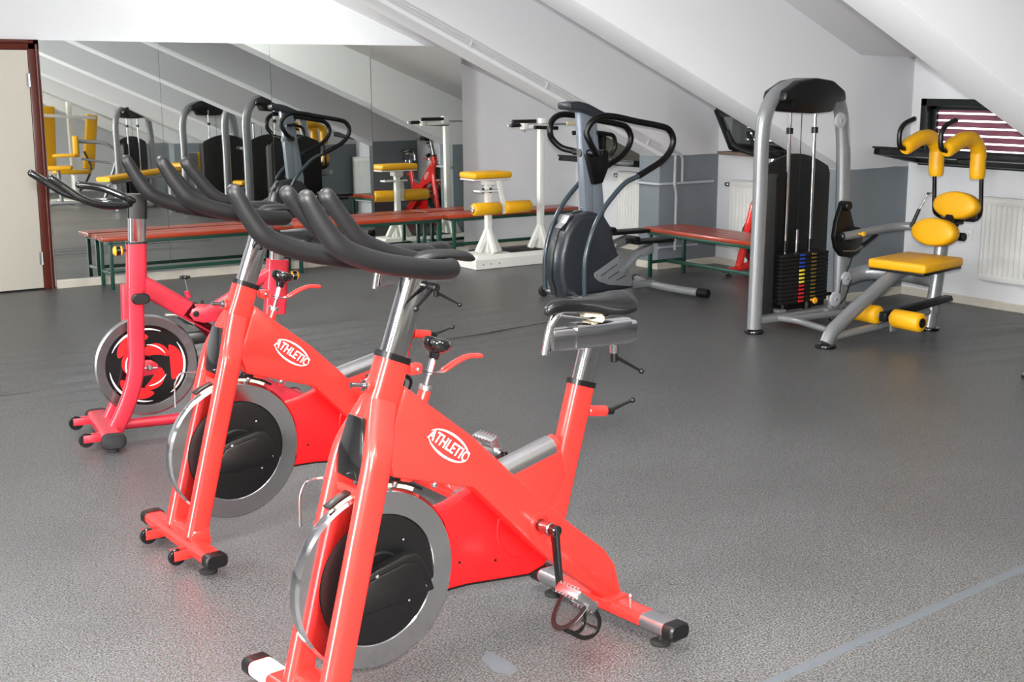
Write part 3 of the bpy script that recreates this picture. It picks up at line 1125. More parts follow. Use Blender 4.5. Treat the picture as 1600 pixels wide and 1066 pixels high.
    g = M()
    for x, z in ((.60, .435), (.40, .275), (.53, .30), (.66, .28)):
        g.lathe([(.0045, 0), (.0045, .002), (0, .002)], (x, -.0445, z), (0, 1, 0), 12)
    g.obj('screw', BLACK, go)
    g = M()
    g.prism([(.20, .208), (.27, .194), (.50, .222), (.84, .231), (.84, .236), (.50, .227), (.27, .199), (.205, .213)], -.092, -.046)
    g.obj('trim_strip', BLACK, go)
    g = M()
    g.tube([(.418, 0, .558), (.232, 0, .599)], .0325, 18)
    g.obj('scuff_plate', ALU, t)
    # ---- logo on the near face of the beam
    b = logo_mesh()
    mtx = Matrix.Translation(Vector((.622, .0352, .678))) @ Matrix(((-math.cos(R(-37)) * -1 * -1, 0, 0), (0, 1, 0), (0, 0, 1))).to_4x4()
    # text x axis runs towards the back (local -x) and down along the beam, text z axis faces +y
    ex = Vector((-math.cos(R(37)), 0, -math.sin(R(37))))
    ez = Vector((0, 1, 0))
    ey = ez.cross(ex)
    mt4 = Matrix((ex, ey, ez)).transposed().to_4x4()
    mt4.translation = Vector((.622, .0346, .678))
    bmesh.ops.transform(b, matrix=mt4, verts=b.verts)
    l = M(); l.b.free(); l.b = b
    l.obj('logo', WHITET, t, label='white ATHLETIC lettering inside an oval swoosh')
    # ---- handlebar post, collar, levers
    hp = M()
    up_ = raise_
    hp.sweep([(.782, 0, .92), (.697 , 0, 1.150)], rrect(.046, .070, .014, 4), upv=(1, 0, .3))
    hp.box((.665, 0, 1.148), (.13, .055, .022), rot=(0, -.12, 0), bev=.006)
    ho = hp.obj('handlebar_post', CHROME, t)
    c = M()
    c.sweep([(.7785, 0, .930), (.772, 0, .946)], rrect(.070, .092, .020, 4), upv=(1, 0, .3))
    c.obj('post_collar', BLACK, t)
    lever(t, (.668, .036, 1.115), (.742, .060, 1.070))
    # ---- handlebar
    hb = M()
    def both(p, s_):
        return [(x, y * s_, z) for x, y, z in p]
    outer = [(1.120, .205, 1.378), (1.078, .205, 1.308), (1.030, .204, 1.255), (.930, .200, 1.214), (.790, .185, 1.184), (.690, .140, 1.170), (.648, .060, 1.166), (.640, 0, 1.165)]
    for s_ in (1, -1):
        pts = smooth([(x + (.016 if s_ > 0 else -.018) * max(0, (x - .64) / .48), y, z + .007 * s_) for x, y, z in both(outer, s_)], 6)
        sc = [.80 + .24 * min(1, i / 10) for i in range(len(pts))]
        hb.tube(pts, .0250, 16, dome=True, scales=sc)
    inner = [(1.020, .064, 1.372), (.968, .064, 1.308), (.915, .063, 1.258), (.83, .060, 1.222), (.74, .058, 1.196), (.655, .056, 1.178)]
    for s_ in (1, -1):
        pts = smooth([(x - (.022 if s_ > 0 else -.012) * max(0, (x - .65) / .37), y, z) for x, y, z in both(inner, s_)], 6)
        hb.tube(pts, .0205, 16, dome=True)
    for s_ in (1, -1):
        hb.oval(smooth([(.76, .070 * s_, 1.200), (.70, .076 * s_, 1.206), (.62, .080 * s_, 1.200), (.575, .080 * s_, 1.186)], 5), .034, .014, 16, dome=False, upv=(0, 0, 1), scales=[.5, .7, .85, .95, 1, 1, 1, 1, 1, 1, 1, 1, .95, .85, .70, .45])
    hb.obj('handlebar', FOAM, t, angle=60)
    # ---- resistance knob
    kn = M()
    d = Vector((-.062, 0, .147)).normalized()
    d = Vector((.632 - .672, 0, .955 - .838)).normalized()
    kc = Vector((.672, 0, .838))
    rod = M()
    rod.cyl(kc - d * .01, kc + d * .085, .0055, 12)
    rod.cyl(kc + d * .040, kc + d * .078, .0095, 6)
    rod.cyl(kc - d * .008, kc + d * .010, .0185, 18, bev=.003)
    ro = rod.obj('tension_rod', ALU, t)
    kn.lathe([(0, .082), (.014, .082), (.017, .098), (.027, .104), (.037, .114), (.040, .125), (.035, .137), (.024, .139), (.015, .134), (0, .133)], kc, d, 32)
    kn.obj('resistance_knob', BLACKG, ro)
    bl = M()
    bl.sweep(smooth([(.712, 0, .896), (.672, 0, .884), (.632, 0, .874), (.600, 0, .880)], 4), rrect(.020, .004, .001, 1), upv=(0, 0, 1))
    bl.ball((.705, .012, .896), .007, 10)
    bo = bl.obj('brake_lever', CHROME, t)
    bl = M()
    bl.oval(smooth([(.608, 0, .880), (.570, 0, .896), (.530, 0, .906), (.492, 0, .903)], 5), .013, .007, 14, upv=(0, 0, 1), dome=True)
    bl.obj('lever_grip', RED, bo)
    # ---- seat post and slider
    sp = M()
    sp.sweep([(.112, 0, .755), (.073, 0, .885)], rrect(.042, .066, .014, 4), upv=(1, 0, .3))
    sp.obj('seat_post', CHROME, t)
    c = M()
    c.sweep([(.113, 0, .762), (.108, 0, .778)], rrect(.058, .092, .022, 4), upv=(1, 0, .3))
    c.obj('seat_collar', BLACK, t)
    sl_ = M()
    sl_.sweep([(.150, 0, .914), (-.068, 0, .906)], rrect(.052, .078, .012, 4), upv=(0, 0, 1))
    sl_.cyl((-.022, 0, .875), (-.022, 0, .842), .014, 14)
    so = sl_.obj('seat_slide_sleeve', CHROME, t)
    sl_ = M()
    sl_.sweep([(.235, 0, .913), (-.094, 0, .902)], rrect(.044, .066, .010, 4), upv=(0, 0, 1))
    sl_.tube(fillet([(.252, 0, .872), (.236, 0, .950), (.205, 0, .990), (.14, 0, .982), (.10, 0, .985)], .03), .0115, 14)
    sl_.obj('seat_slide', CHROME, so)
    lever(t, (-.022, 0, .832), (-.118, .02, .775), stub=(0, 0, 1))
    lever(t, (.000, .002, .666), (-.082, .02, .690), stub=(1, 0, .2))
    saddle_parts(t, .252, -.060, 1.012)
    # ---- cranks
    bb = Vector((.298, 0, .382))
    ca = R(-97 + crank_angle)
    dv = Vector((math.cos(ca), 0, math.sin(ca)))
    for s2, dd in ((1, dv), (-1, -dv)):
        y0 = .100 * s2
        m_ = M()
        a = bb + Vector((0, y0, 0))
        e = a + dd * .186
        m_.sweep([a - dd * .012, a + dd * .05, e + dd * .012], rrect(.016, .030, .007, 3), upv=(0, 1, 0), scales=[1.15, 1, .85])
        m_.cyl(bb + Vector((0, y0 - .012 * s2, 0)), bb + Vector((0, y0 + .014 * s2, 0)), .018, 18, bev=.003)
        co = m_.obj('crank_arm', BLACKG, t)
        m_ = M()
        m_.cyl(bb + Vector((0, .034 * s2, 0)), bb + Vector((0, .088 * s2, 0)), .020, 18, bev=.003)
        m_.cyl(e + Vector((0, .006 * s2, 0)), e + Vector((0, .024 * s2, 0)), .010, 12)
        m_.obj('axle', STEEL, co)
        pedal(t, e.x, e.y + .016 * s2, e.z, s2, rot=(R(140) if s2 > 0 else R(112)) if crank_angle < 90 else (R(200) if s2 > 0 else R(165)))
    return t

bikeA = spin_bike('red exercise bike nearest the camera, its front foot cut by the picture edge', 'red spinning bikes')
fwd = Vector((-.997, -.074))
bikeA.location = (2.419, 2.942, 0)
bikeA.rotation_euler = (0, 0, math.atan2(fwd.y, fwd.x))
bikeA['group'] = 'red spinning bikes'
bikeB = spin_bike('red exercise bike in the middle of the row of three', 'red spinning bikes', front_cap_white=False, crank_angle=172)
fwd = Vector((-1, -.022)).normalized()
c2 = Vector((1.553, 4.234)) - fwd * 1.055
bikeB.location = (c2.x, c2.y, 0)
bikeB.rotation_euler = (0, 0, math.atan2(fwd.y, fwd.x))
bikeC = spin_bike('red exercise bike half hidden behind the low bench by the window', 'red spinning bikes', crank_angle=120)
bikeC.location = (8.0 - .02, 6.98, 0)
bikeC.scale = (.87, .80, .87)
bikeC.rotation_euler = (0, 0, R(91))

# ---------------------------------------------------------------- the crimson bike (origin at its front stabiliser)
def crimson_bike():
    t = thing('exercise_bike', 'crimson exercise bike farthest left, with patterned red and black flywheel', 'exercise bike')
    f = M()
    f.sweep([(-.188, 0, .916), (-.178, 0, .70), (-.175, 0, .64)], rrect(.062, .090, .018, 4), upv=(1, 0, 0))
    f.sweep([(-.19, 0, .725), (-.40, 0, .585), (-.62, 0, .345)], rrect(.056, .090, .018, 4), upv=(1, 0, 1))
    f.sweep([(-.50, 0, .565), (-.68, 0, .665), (-.82, 0, .745)], rrect(.050, .050, .012, 4), upv=(1, 0, -1))
    f.sweep([(-.845, 0, .795), (-.82, 0, .535)], rrect(.058, .105, .018, 4), upv=(1, 0, 0))
    f.prism([(-.76, .66), (-.87, .64), (-.84, .76), (-.80, .78)], -.024, .024, bev=.006)
    for s_ in (-1, 1):
        f.prism([(-.405, .565), (-.42, .592), (-.45, .602), (-.60, .585), (-.60, .525), (-.47, .522), (-.425, .535)], .034 * s_, .040 * s_, bev=.002)
    f.cyl((-.413, 0, .640), (-.405, 0, .672), .013, 12)
    f.sweep([(-.62, 0, .345), (-.72, 0, .20), (-.95, 0, .075)], rrect(.056, .080, .018, 4), upv=(1, 0, 1))
    f.tube(fillet([(-.02, 0, .066), (-.36, 0, .066), (-.50, 0, .105), (-.62, 0, .22)], .15), .025, 16)
    f.obj('main_frame', CRIM, t)
    k = M()
    for s_ in (-1, 1):
        pts = [(-.158, .085 * s_, .71), (-.150, .085 * s_, .50), (-.140, .085 * s_, .34), (-.100, .085 * s_, .20), (-.030, .085 * s_, .06)]
        k.sweep(smooth(pts, 5), rrect(.044, .074, .014, 4), upv=(1, 0, .1))
        k.prism([(-.13, .295), (-.13, .375), (-.215, .372), (-.245, .350), (-.248, .325), (-.228, .303)], .050 * s_, .062 * s_, bev=.002)
    k.sweep([(-.172, -.12, .672), (-.172, .12, .672)], rrect(.070, .040, .019, 4), upv=(0, 0, 1))
    ko = k.obj('fork', CRIM, t)
    c = M()
    for s_ in (-1, 1):
        c.sweep([(-.172, s_ * .118, .672), (-.172, s_ * .140, .672), (-.172, s_ * .146, .672)], rrect(.080, .048, .023, 5), upv=(0, 0, 1), scales=[1, 1, .85])
    c.obj('cross_tube_cap', BLACK, ko)
    c = M()
    c.lathe([(.008, 0), (.014, 0), (.014, .006), (.008, .012), (0, .012)], (-.205, .064, .338), (0, 1, 0), 16)
    c.cyl((-.24, .066, .334), (-.17, .066, .338), .0045, 8)
    c.obj('axle_nut', ALU, ko)
    for nm, x, hl in (('front_stabiliser', .0, .235), ('rear_stabiliser', -.96, .25)):
        s_ = M()
        s_.sweep([(x, -hl, .062), (x, hl, .062)], rrect(.092, .056, .020, 4), upv=(0, 0, 1))
        so = s_.obj(nm, CRIM, t)
        for s2 in (-1, 1):
            c = M()
            c.sweep([(x, s2 * hl, .058), (x, s2 * (hl + .022), .058), (x, s2 * (hl + .028), .058)], rrect(.108, .070, .030, 5), upv=(0, 0, 1), scales=[1, 1, .85])
            c.lathe([(0, 0), (.024, 0), (.024, .03), (0, .03)], (x, s2 * (hl - .02), 0), (0, 0, 1), 16)
            c.obj('end_cap', RUBBER, so)
            if x > -.5:
                wheel_castor(so, x + .105, s2 * .165 - .01, .052, x + .035, r=.034, mt_b=CRIM)
    # flywheel with swirl print
    cc = (-.205, 0, .338)
    w_ = M()
    w_.lathe([(.186, .010), (.190, .014), (.228, .016), (.236, .010), (.237, 0), (.236, -.010), (.228, -.016), (.190, -.014), (.186, -.010)], cc, (0, 1, 0), 96, closed=True)
    wo = w_.obj('flywheel', STEEL, t, angle=25)
    d = M()
    d.lathe([(0, .012), (.188, .012), (.188, -.012), (0, -.012)], cc, (0, 1, 0), 64)
    d.obj('flywheel_disc', BLACKG, wo, angle=25)
    def arcband(m_, r0, r1, a0, a1, y, taper=True, spiral=0.0):
        n = 28
        A, B = [], []
        for i in range(n + 1):
            u = i / n
            a = R(a0 + (a1 - a0) * u)
            wd = (r1 - r0) / 2 * (math.sin(PI * min(1, max(.02, u))) ** .6 if taper else 1)
            rc = (r0 + r1) / 2 + spiral * u
            A.append(m_.b.verts.new((cc[0] + (rc + wd) * math.cos(a), y, cc[2] + (rc + wd) * math.sin(a))))
            B.append(m_.b.verts.new((cc[0] + (rc - wd) * math.cos(a), y, cc[2] + (rc - wd) * math.sin(a))))
        for i in range(n):
            m_.b.faces.new((A[i], A[i + 1], B[i + 1], B[i]))
    for y in (.0128, -.0128):
        r_ = M()
        w2 = M()
        for a in (20, 140, 260):
            arcband(r_, .105, .165, a, a + 75, y, True, .0)
            arcband(r_, .030, .090, a - 65, a + 20, y, True, .045)
            arcband(w2, .166, .176, a + 5, a + 95, y * 1.02)
            arcband(w2, .094, .101, a - 50, a + 10, y * 1.03)
        r_.obj('red_swirl_print', RED2, wo, label='red blades of the swirl print')
        w2.obj('white_arc_print', WHITET, wo, label='white arcs of the swirl print')
    # brake shoe over the wheel and black belt guard behind it
    p = M()
    p.sweep(smooth([(-.30, 0, .565), (-.36, 0, .560), (-.43, 0, .515)], 5), rrect(.03, .012, .003, 2), upv=(0, 0, 1))
    p.cyl((-.37, 0, .56), (-.372, 0, .60), .006, 8)
    p.obj('brake_shoe', ALU, t)
    g = M()
    g.prism([(-.40, .46), (-.60, .47), (-.66, .36), (-.58, .24), (-.42, .25), (-.42, .30), (-.53, .30), (-.56, .36), (-.53, .41), (-.40, .40)], -.05, -.09, bev=.006)
    g.obj('belt_guard', BLACK, t)
    m_ = M()
    m_.sweep([(-.192, 0, .90), (-.198, 0, 1.03)], rrect(.052, .078, .014, 4), upv=(1, 0, 0))
    m_.obj('handlebar_post', CHROME, t)
    m_ = M()
    m_.sweep([(-.198, 0, 1.022), (-.204, 0, 1.125)], rrect(.058, .086, .016, 4), upv=(1, 0, 0))
    m_.sweep([(-.200, 0, 1.125), (-.2005, 0, 1.133)], rrect(.070, .110, .016, 4), upv=(1, 0, 0))
    m_.obj('post_sleeve', BLACK, t)
    m_ = M()
    m_.sweep([(-.188, 0, .908), (-.188, 0, .918)], rrect(.068, .096, .018, 4), upv=(1, 0, 0))
    m_.obj('post_collar', BLACK, t)
    h = M()
    for s_ in (1, -1):
        pts = [(.225, .17 * s_, 1.228), (.085, .17 * s_, 1.128), (-.02, .16 * s_, 1.096), (-.12, .11 * s_, 1.092), (-.165, .03 * s_, 1.092), (-.165, 0, 1.092)]
        if s_ > 0:
            pts = [(x - .045 * max(0, (x + .165) / .39), y, z) for x, y, z in pts]
        h.tube(smooth(fillet(pts, .05, 3), 2), .0165, 14, dome=True)
    h.tube(fillet([(.045, .0, 1.182), (-.05, .0, 1.168), (-.14, .02, 1.125), (-.18, .02, 1.105)], .05, 6), .0165, 14, dome=True)
    h.obj('handlebar', BLACKG, t, angle=60)
    # knobs
    def bknob(c_, ax, name='pop_pin_knob'):
        q = M()
        q.cyl(Vector(c_) - Vector(ax) * .03, c_, .005, 8)
        q.lathe([(0, 0), (.014, 0), (.022, .010), (.022, .030), (.014, .040), (0, .040)], c_, ax, 20)
        qo = q.obj(name, BLACKG, t)
        q = M()
        q.lathe([(.018, .0), (.0215, .004), (.0215, .009), (.018, .009)], c_, ax, 20)
        q.lathe([(0, .0415), (.014, .041), (.0225, .031), (.0225, .029)], c_, ax, 20)
        q.obj('yellow_ring', ORANGE, qo)
    bknob((-.125, .0, .878), (1, 0, 0))
    bknob((-.905, .0, .712), (-1, 0, 0))
    q = M()
    q.cyl((-.413, 0, .66), (-.400, 0, .728), .004, 8)
    qo = q.obj('tension_rod', CHROME, t)
    q = M()
    for a in range(4):
        q.ball((-.400 + .016 * math.cos(a * PI / 2), .016 * math.sin(a * PI / 2), .738), (.010, .010, .008), 10)
    q.cyl((-.40, 0, .728), (-.40, 0, .746), .012, 12)
    q.obj('star_knob', BLACK, qo)
    q = M()
    q.lathe([(0, .041), (.012, .041), (.0145, .044), (.012, .048), (0, .049)], (-.435, 0, .568), (0, 1, 0), 18)
    q.obj('pivot_cap', BLACK, t)
    sp = M()
    sp.sweep([(-.840, 0, .78), (-.848, 0, .878)], rrect(.040, .070, .012, 4), upv=(1, 0, 0))
    sp.obj('seat_post', CHROME, t)
    saddle_parts(t, -.72, -1.0, .915, wide=.22, hgt=.055, mt=LEATHER)
    bb = Vector((-.56, 0, .33))
    for s2 in (1, -1):
        m_ = M()
        dd = Vector((-.35, 0, -.94)) * s2
        a = bb + Vector((0, .08 * s2, 0))
        m_.sweep([a, a + dd * .17], rrect(.014, .026, .006, 3), upv=(0, 1, 0))
        m_.cyl(bb, a + Vector((0, .01 * s2, 0)), .018, 14)
        m_.obj('crank_arm', BLACKG, t)
        e = a + dd * .17
        pedal(t, e.x, e.y + .014 * s2, e.z, s2)
    return t
cb = crimson_bike()
fwd = Vector((-.987, .161))
cb.location = (1.806, 5.852, 0)
cb.rotation_euler = (0, 0, math.atan2(fwd.y, fwd.x))

# ================================================================ MACHINES
FLAT = lambda p: [Vector(q) for q in p]

def foot_pad(par, x, y, r=.062, mt=BLACKG):
    m_ = M()
    m_.lathe([(0, .0), (r, .0), (r * 1.05, .008), (r, .020), (r * .75, .024), (0, .024)], (x, y, 0), (0, 0, 1), 28)
    return m_.obj('foot_pad', mt, par)

def pulley(par, c, ax=(0, -1, 0), r=.044):
    m_ = M()
    m_.lathe([(0, .012), (.012, .012), (.016, .009), (r * .82, .010), (r, .006), (r * .86, 0), (r, -.006), (r * .82, -.010), (0, -.010)], c, ax, 36)
    po = m_.obj('pulley', GREYP, par)
    m_ = M()
    c = Vector(c); a = Vector(ax)
    m_.lathe([(0, .020), (.007, .018), (.0085, .011), (.0085, .0)], c, a, 16)
    m_.obj('pulley_bolt', CHROME, po)
    return po

def tower(t, ox=0.0, side=1, labels=True, shroud_wide=.68):
    """weight tower: arch in the local xz plane; side=+1 puts the shroud at local +y"""
    a = M()
    P = [(0, 0, .03), (.008, 0, .90), (.010, 0, 1.32), (.075, 0, 1.50), (.20, 0, 1.575), (.40, 0, 1.592), (.60, 0, 1.57), (.715, 0, 1.48), (.77, 0, 1.28), (.80, 0, .90), (.82, 0, .10)]
    P = [(x + ox, y, z) for x, y, z in P]
    a.oval(smooth(P, 6), .052, .043, 18, upv=(0, 1, 0))
    ar = a.obj('arch_frame', GREYF, t, angle=60)
    foot_pad(t, ox + 0, 0)
    foot_pad(t, ox + .82, 0)
    b = M()
    b.sweep([(ox + .02, .0, .085), (ox + .81, .0, .085)], rrect(.07, .05, .012, 3), upv=(0, 0, 1))
    b.sweep([(ox + .28, .02 * side, .115), (ox + .28, .16 * side, .115)], rrect(.07, .02, .006, 2), upv=(0, 0, 1))
    b.obj('base_rail', GREYF, t)
    # hood
    h = M()
    pf = [(.10, 1.50), (.115, 1.565), (.25, 1.630), (.40, 1.648), (.56, 1.630), (.675, 1.565), (.69, 1.50), (.60, 1.49), (.565, 1.43), (.38, 1.42), (.20, 1.435), (.175, 1.50)]
    h.prism([(x + ox, z) for x, z in pf], -.095, .11, bev=.018)
    h.obj('top_hood', BLACK, t, angle=50)
    # guide rods
    for x in (.365, .605):
        r_ = M()
        r_.cyl((x + ox, .10 * side, .10), (x + ox, .10 * side, 1.50), .0125, 16)
        ro = r_.obj('guide_rod', CHROME, t)
        c = M()
        c.cyl((x + ox, .10 * side, 1.285), (x + ox, .10 * side, 1.325), .023, 16, bev=.003)
        c.obj('rod_collar', BLACK, ro)
        c = M()
        c.cyl((x + ox, .10 * side, .50), (x + ox, .10 * side, .575), .017, 14)
        c.obj('rod_bush', BLACK, ro)
    r_ = M()
    r_.tube([(.475 + ox, .10 * side, .60), (.475 + ox, .10 * side, 1.45)], .003, 6)
    r_.obj('cable', BLACK, t)
    r_ = M()
    r_.cyl((.475 + ox, .10 * side, .48), (.475 + ox, .10 * side, .645), .012, 14)
    r_.cyl((.475 + ox, .10 * side, .555), (.475 + ox, .10 * side, .570), .017, 14)
    r_.obj('selector_rod', CHROME, t)
    # weight plates with coloured number labels
    n = 13
    p0 = lab = None
    for k in range(n):
        z = .152 + .0262 * k
        if p0 is None:
            m_ = M()
            m_.box((0, 0, 0), (.46, .13, .0235), bev=.004)
            p0 = m_.obj('weight_plate', SHROUD, t)
            p = p0
        else:
            p = part_copy(p0, (0, 0, 0))
            p.parent = t
        p.location = (ox + .50, .10 * side, z + .012)
        mt = LRED if k < 5 else (LYEL if k < 9 else LBLUE)
        m_ = M()
        m_.box((-.03, -.0665 * side, 0), (.052, .003, .013), bev=.001)
        m_.obj('number_label', mt, p)
        m_ = M()
        m_.box((.085, -.0665 * side, 0), (.048, .002, .011), bev=.0008)
        m_.obj('side_label', LDIM, p)
    m_ = M()
    m_.box((ox + .52, .10 * side, .182), (.56, .10, .02), bev=.004)
    m_.cyl((ox + .365, .10 * side, .09), (ox + .365, .10 * side, .15), .03, 14)
    m_.cyl((ox + .605, .10 * side, .09), (ox + .605, .10 * side, .15), .03, 14)
    m_.obj('stack_base', BLACK, t)
    m_ = M()
    y = .10 * side - .072 * side
    m_.lathe([(0, .045), (.018, .043), (.023, .034), (.018, .026), (.010, .020), (.009, 0)], (ox + .565, y, .165), (0, -side, 0), 20)
    m_.obj('selector_pin', ORANGE, t)
    # domed shroud
    s_ = M()
    x0, x1 = ox + .215, ox + .215 + shroud_wide
    top = [(x0, .07), (x0, 1.00)]
    for i in range(15):
        u = i / 14
        top.append((x0 + .02 + (x1 - x0 - .04) * u, 1.02 + .125 * math.sin(PI * (.08 + .84 * u))))
    top += [(x1, 1.00), (x1, .07)]
    s_.prism(top, .20 * side, .235 * side, bev=.008)
    s_.prism([(x0, .07), (x0, 1.0), (x0 + .02, 1.03), (x0 + .022, .07)], .06 * side, .21 * side, bev=.004)
    s_.obj('rear_shroud', SHROUD, t, angle=30)
    return ar

# ---------------------------------------------------------------- abdominal / back machine with yellow pads
t = thing('weight_machine', 'silver-framed weight machine with yellow shoulder rolls, seat and weight stack', 'gym machine', (6.13, 5.96, 0))
inv = Matrix.Translation(-t.location)
def mp_(name, m_, mt, par=None, **k):
    o = m_.obj(name, mt, None, **k)
    o.parent = par or t
    o.matrix_parent_inverse = inv if par is None else Matrix.Identity(4)
    return o
tower(t, 0.0, 1)
m_ = M()
pulley(t, (.655, -.075, 1.372), r=.050)
pulley(t, (.79, -.075, .305), r=.046)
pulley(t, (.69, -.075, .172), r=.050)
# world coordinates below
m_ = M()
m_.oval(fillet([(6.16, 5.37, .025), (6.20, 5.37, .095), (6.40, 5.37, .215), (6.79, 5.37, .415), (6.92, 5.37, .448), (7.26, 5.37, .455)], .10, 6), .050, .040, 18, upv=(0, 1, 0))
mp_('seat_beam', m_, GREYF, angle=60)
m_ = M()
m_.oval(smooth([(7.165, 5.37, .02), (7.21, 5.37, .30), (7.24, 5.37, .55), (7.26, 5.37, .68)], 5), .050, .042, 18, upv=(0, 1, 0))
mp_('rear_post', m_, GREYF, angle=60)
m_ = M()
m_.tube(fillet([(6.97, 5.94, .29), (7.12, 5.90, .335), (7.22, 5.66, .345), (7.20, 5.38, .335)], .12, 6), .055, 18)
mp_('rear_tube', m_, GREYF, angle=60)
m_ = M()
m_.tube(fillet([(6.33, 5.94, .085), (6.36, 5.80, .085), (6.26, 5.42, .085)], .08), .022, 12)
m_.tube([(6.45, 5.90, .075), (6.92, 5.85, .075)], .025, 12)
mp_('cross_tube', m_, GREYF)
m_ = M()
m_.tube(fillet([(6.22, 5.37, .06), (6.70, 5.37, .085), (7.17, 5.37, .13)], .1), .026, 12)
mp_('lower_tube', m_, GREYF)
foot_pad(t, .025, -.59, .064)
foot_pad(t, 1.035, -.59, .066)
# seat pad
def pad_rounded(w_, d, h, bev=.025, crown=.012):
    m_ = M()
    b = bmesh.new()
    bmesh.ops.create_cube(b, size=1)
    bmesh.ops.scale(b, vec=(w_, d, h), verts=b.verts)
    bmesh.ops.bevel(b, geom=b.edges, offset=min(bev, h * .42), segments=3, affect='EDGES', profile=.5)
    m_._add(b)
    return m_
m_ = pad_rounded(.46, .42, .062, .02)
so = m_.obj('seat', YEL, t, angle=50)
so.location = (6.93 - 6.13, 5.33 - 5.96, .478)
so.rotation_euler = (0, R(-1), R(6))
m_ = M(); m_.box((0, 0, 0), (.44, .40, .014), bev=.004)
o = m_.obj('seat_board', BLACK, so); o.location = (0, 0, -.037)
# lumbar pads
for nm, c, ry in (('lumbar_pad', (7.16, 5.37, .655), -8), ('back_pad', (7.37, 5.37, .818), -8)):
    m_ = M()
    prof = []
    rings = []
    for f, sc in ((-.045, .94), (-.035, 1.0), (.018, 1.0), (.036, .95), (.044, .84), (.047, .5)):
        rings.append([(-f, .168 * sc * math.cos(2 * PI * k / 36), .092 * sc * math.sin(2 * PI * k / 36)) for k in range(36)])
    m_.loft(rings)
    o = m_.obj(nm, YEL, t, angle=60)
    o.location = Vector(c) - t.location
    o.rotation_euler = (0, R(10), 0)
m_ = M()
m_.box((7.29, 5.37, .70), (.05, .05, .12), rot=(0, .5, 0), bev=.006)
m_.box((7.425, 5.37, .775), (.03, .05, .16), rot=(0, .12, 0), bev=.006)
m_.box((7.36, 5.37, .705), (.14, .045, .03), bev=.006)
m_.box((7.40, 5.37, .755), (.022, .30, .06), bev=.006)
m_.cyl((7.33, 5.33, .62), (7.33, 5.26, .62), .028, 18, bev=.004)
mp_('pad_bracket', m_, BLACK)
# yoke frame
m_ = M()
yk = [(7.34, 5.535, 1.02), (7.36, 5.535, .76), (7.40, 5.50, .725), (7.44, 5.26, .725), (7.42, 5.215, .77), (7.40, 5.215, 1.02)]
m_.tube(fillet(yk, .05, 5), .0145, 14)
m_.tube(fillet([(7.42, 5.375, .73), (7.34, 5.375, .62)], .03), .018, 12)
mp_('yoke_frame', m_, BLACKG)
for y in (5.535, 5.215):
    m_ = M()
    path = smooth([(7.355, y, 1.005), (7.35, y, 1.10), (7.345, y, 1.19), (7.28, y, 1.255), (7.19, y, 1.262), (7.10, y, 1.235), (7.01, y, 1.195)], 6)
    sc = [1 + .02 * math.sin(i * 2.2) + .012 * math.sin(i * 5.1) for i in range(len(path))]
    sc[0] *= .82; sc[1] *= .97; sc[-1] *= .80; sc[-2] *= .96
    m_.tube(path, .050, 22, scales=sc, upv=(0, 1, 0))
    mp_('shoulder_roll', m_, YEL, angle=60)
    m_ = M()
    m_.tube(smooth([(7.02, y, 1.195), (6.965, y, 1.215), (6.955, y, 1.30), (7.0, y, 1.355), (7.09, y, 1.385)], 5), .0165, 14)
    go = mp_('hand_grip', m_, BLACK, angle=60)
    m_ = M()
    m_.ball((7.094, y, 1.386), .017, 10)
    mp_('grip_end', m_, GREYF, go)
# gas strut between arm and yoke
m_ = M()
m_.cyl((7.33, 5.575, .88), (7.28, 5.60, .77), .006, 10)
m_.cyl((7.34, 5.535, .885), (7.34, 5.585, .885), .008, 8)
mp_('strut_rod', m_, CHROME)
m_ = M()
m_.cyl((7.285, 5.60, .78), (7.235, 5.62, .66), .012, 12)
mp_('strut_body', m_, BLACK)
# lever arm to the cam
m_ = M()
m_.tube(fillet([(6.80, 5.84, .605), (6.92, 5.83, .612), (7.28, 5.78, .65), (7.40, 5.62, .655), (7.36, 5.42, .655)], .10, 6), .029, 16)
mp_('lever_arm', m_, GREYF, angle=60)
m_ = M()
m_.lathe([(.030, -.004), (.030, .012), (.022, .020), (0, .022)], (6.80, 5.84, .605), (-.99, 0, -.1), 18)
mp_('arm_end_cap', m_, BLACK)
m_ = M()
m_.lathe([(0, .052), (.014, .050), (.019, .042), (.014, .034), (.008, .028), (.008, 0)], (6.93, 5.805, .618), (0, -1, .05), 18)
mp_('pop_pin', m_, YEL)
# cam with black lever plate
m_ = M()
pl = [(6.83, .80), (6.86, .835), (6.90, .83), (6.915, .79), (6.97, .66), (7.04, .645), (7.06, .60), (7.07, .52), (7.03, .47), (6.95, .445), (6.86, .46), (6.80, .52), (6.775, .60), (6.79, .70)]
m_.prism(pl, 5.875, 5.915, bev=.008)
m_.cyl((6.868, 5.84, .805), (6.868, 5.92, .805), .032, 18, bev=.005)
m_.cyl((6.93, 5.86, .60), (6.93, 5.97, .60), .04, 18)
mp_('cam_plate', m_, BLACK)
m_ = M()
m_.cyl((7.02, 5.84, .53), (7.12, 5.81, .60), .0125, 12)
mp_('damper_body', m_, BLACK)
m_ = M()
m_.cyl((7.12, 5.81, .60), (7.20, 5.79, .637), .006, 8)
m_.tube([(6.85, 5.86, .50), (6.96, 5.85, .495), (7.04, 5.84, .535)], .005, 8)
mp_('damper_rod', m_, ALU)
m_ = M()
m_.tube(smooth([(6.97, 5.88, .46), (6.93, 5.885, .36), (6.885, 5.885, .31), (6.87, 5.885, .27), (6.86, 5.885, .18)], 5), .004, 6)
m_.tube([(6.975, 5.885, .29), (6.92, 5.885, .17), (6.88, 5.89, .13)], .004, 6)
mp_('drive_cable', m_, BLACK)
m_ = M()
m_.box((6.84, 5.91, .14), (.10, .035, .11), bev=.008)
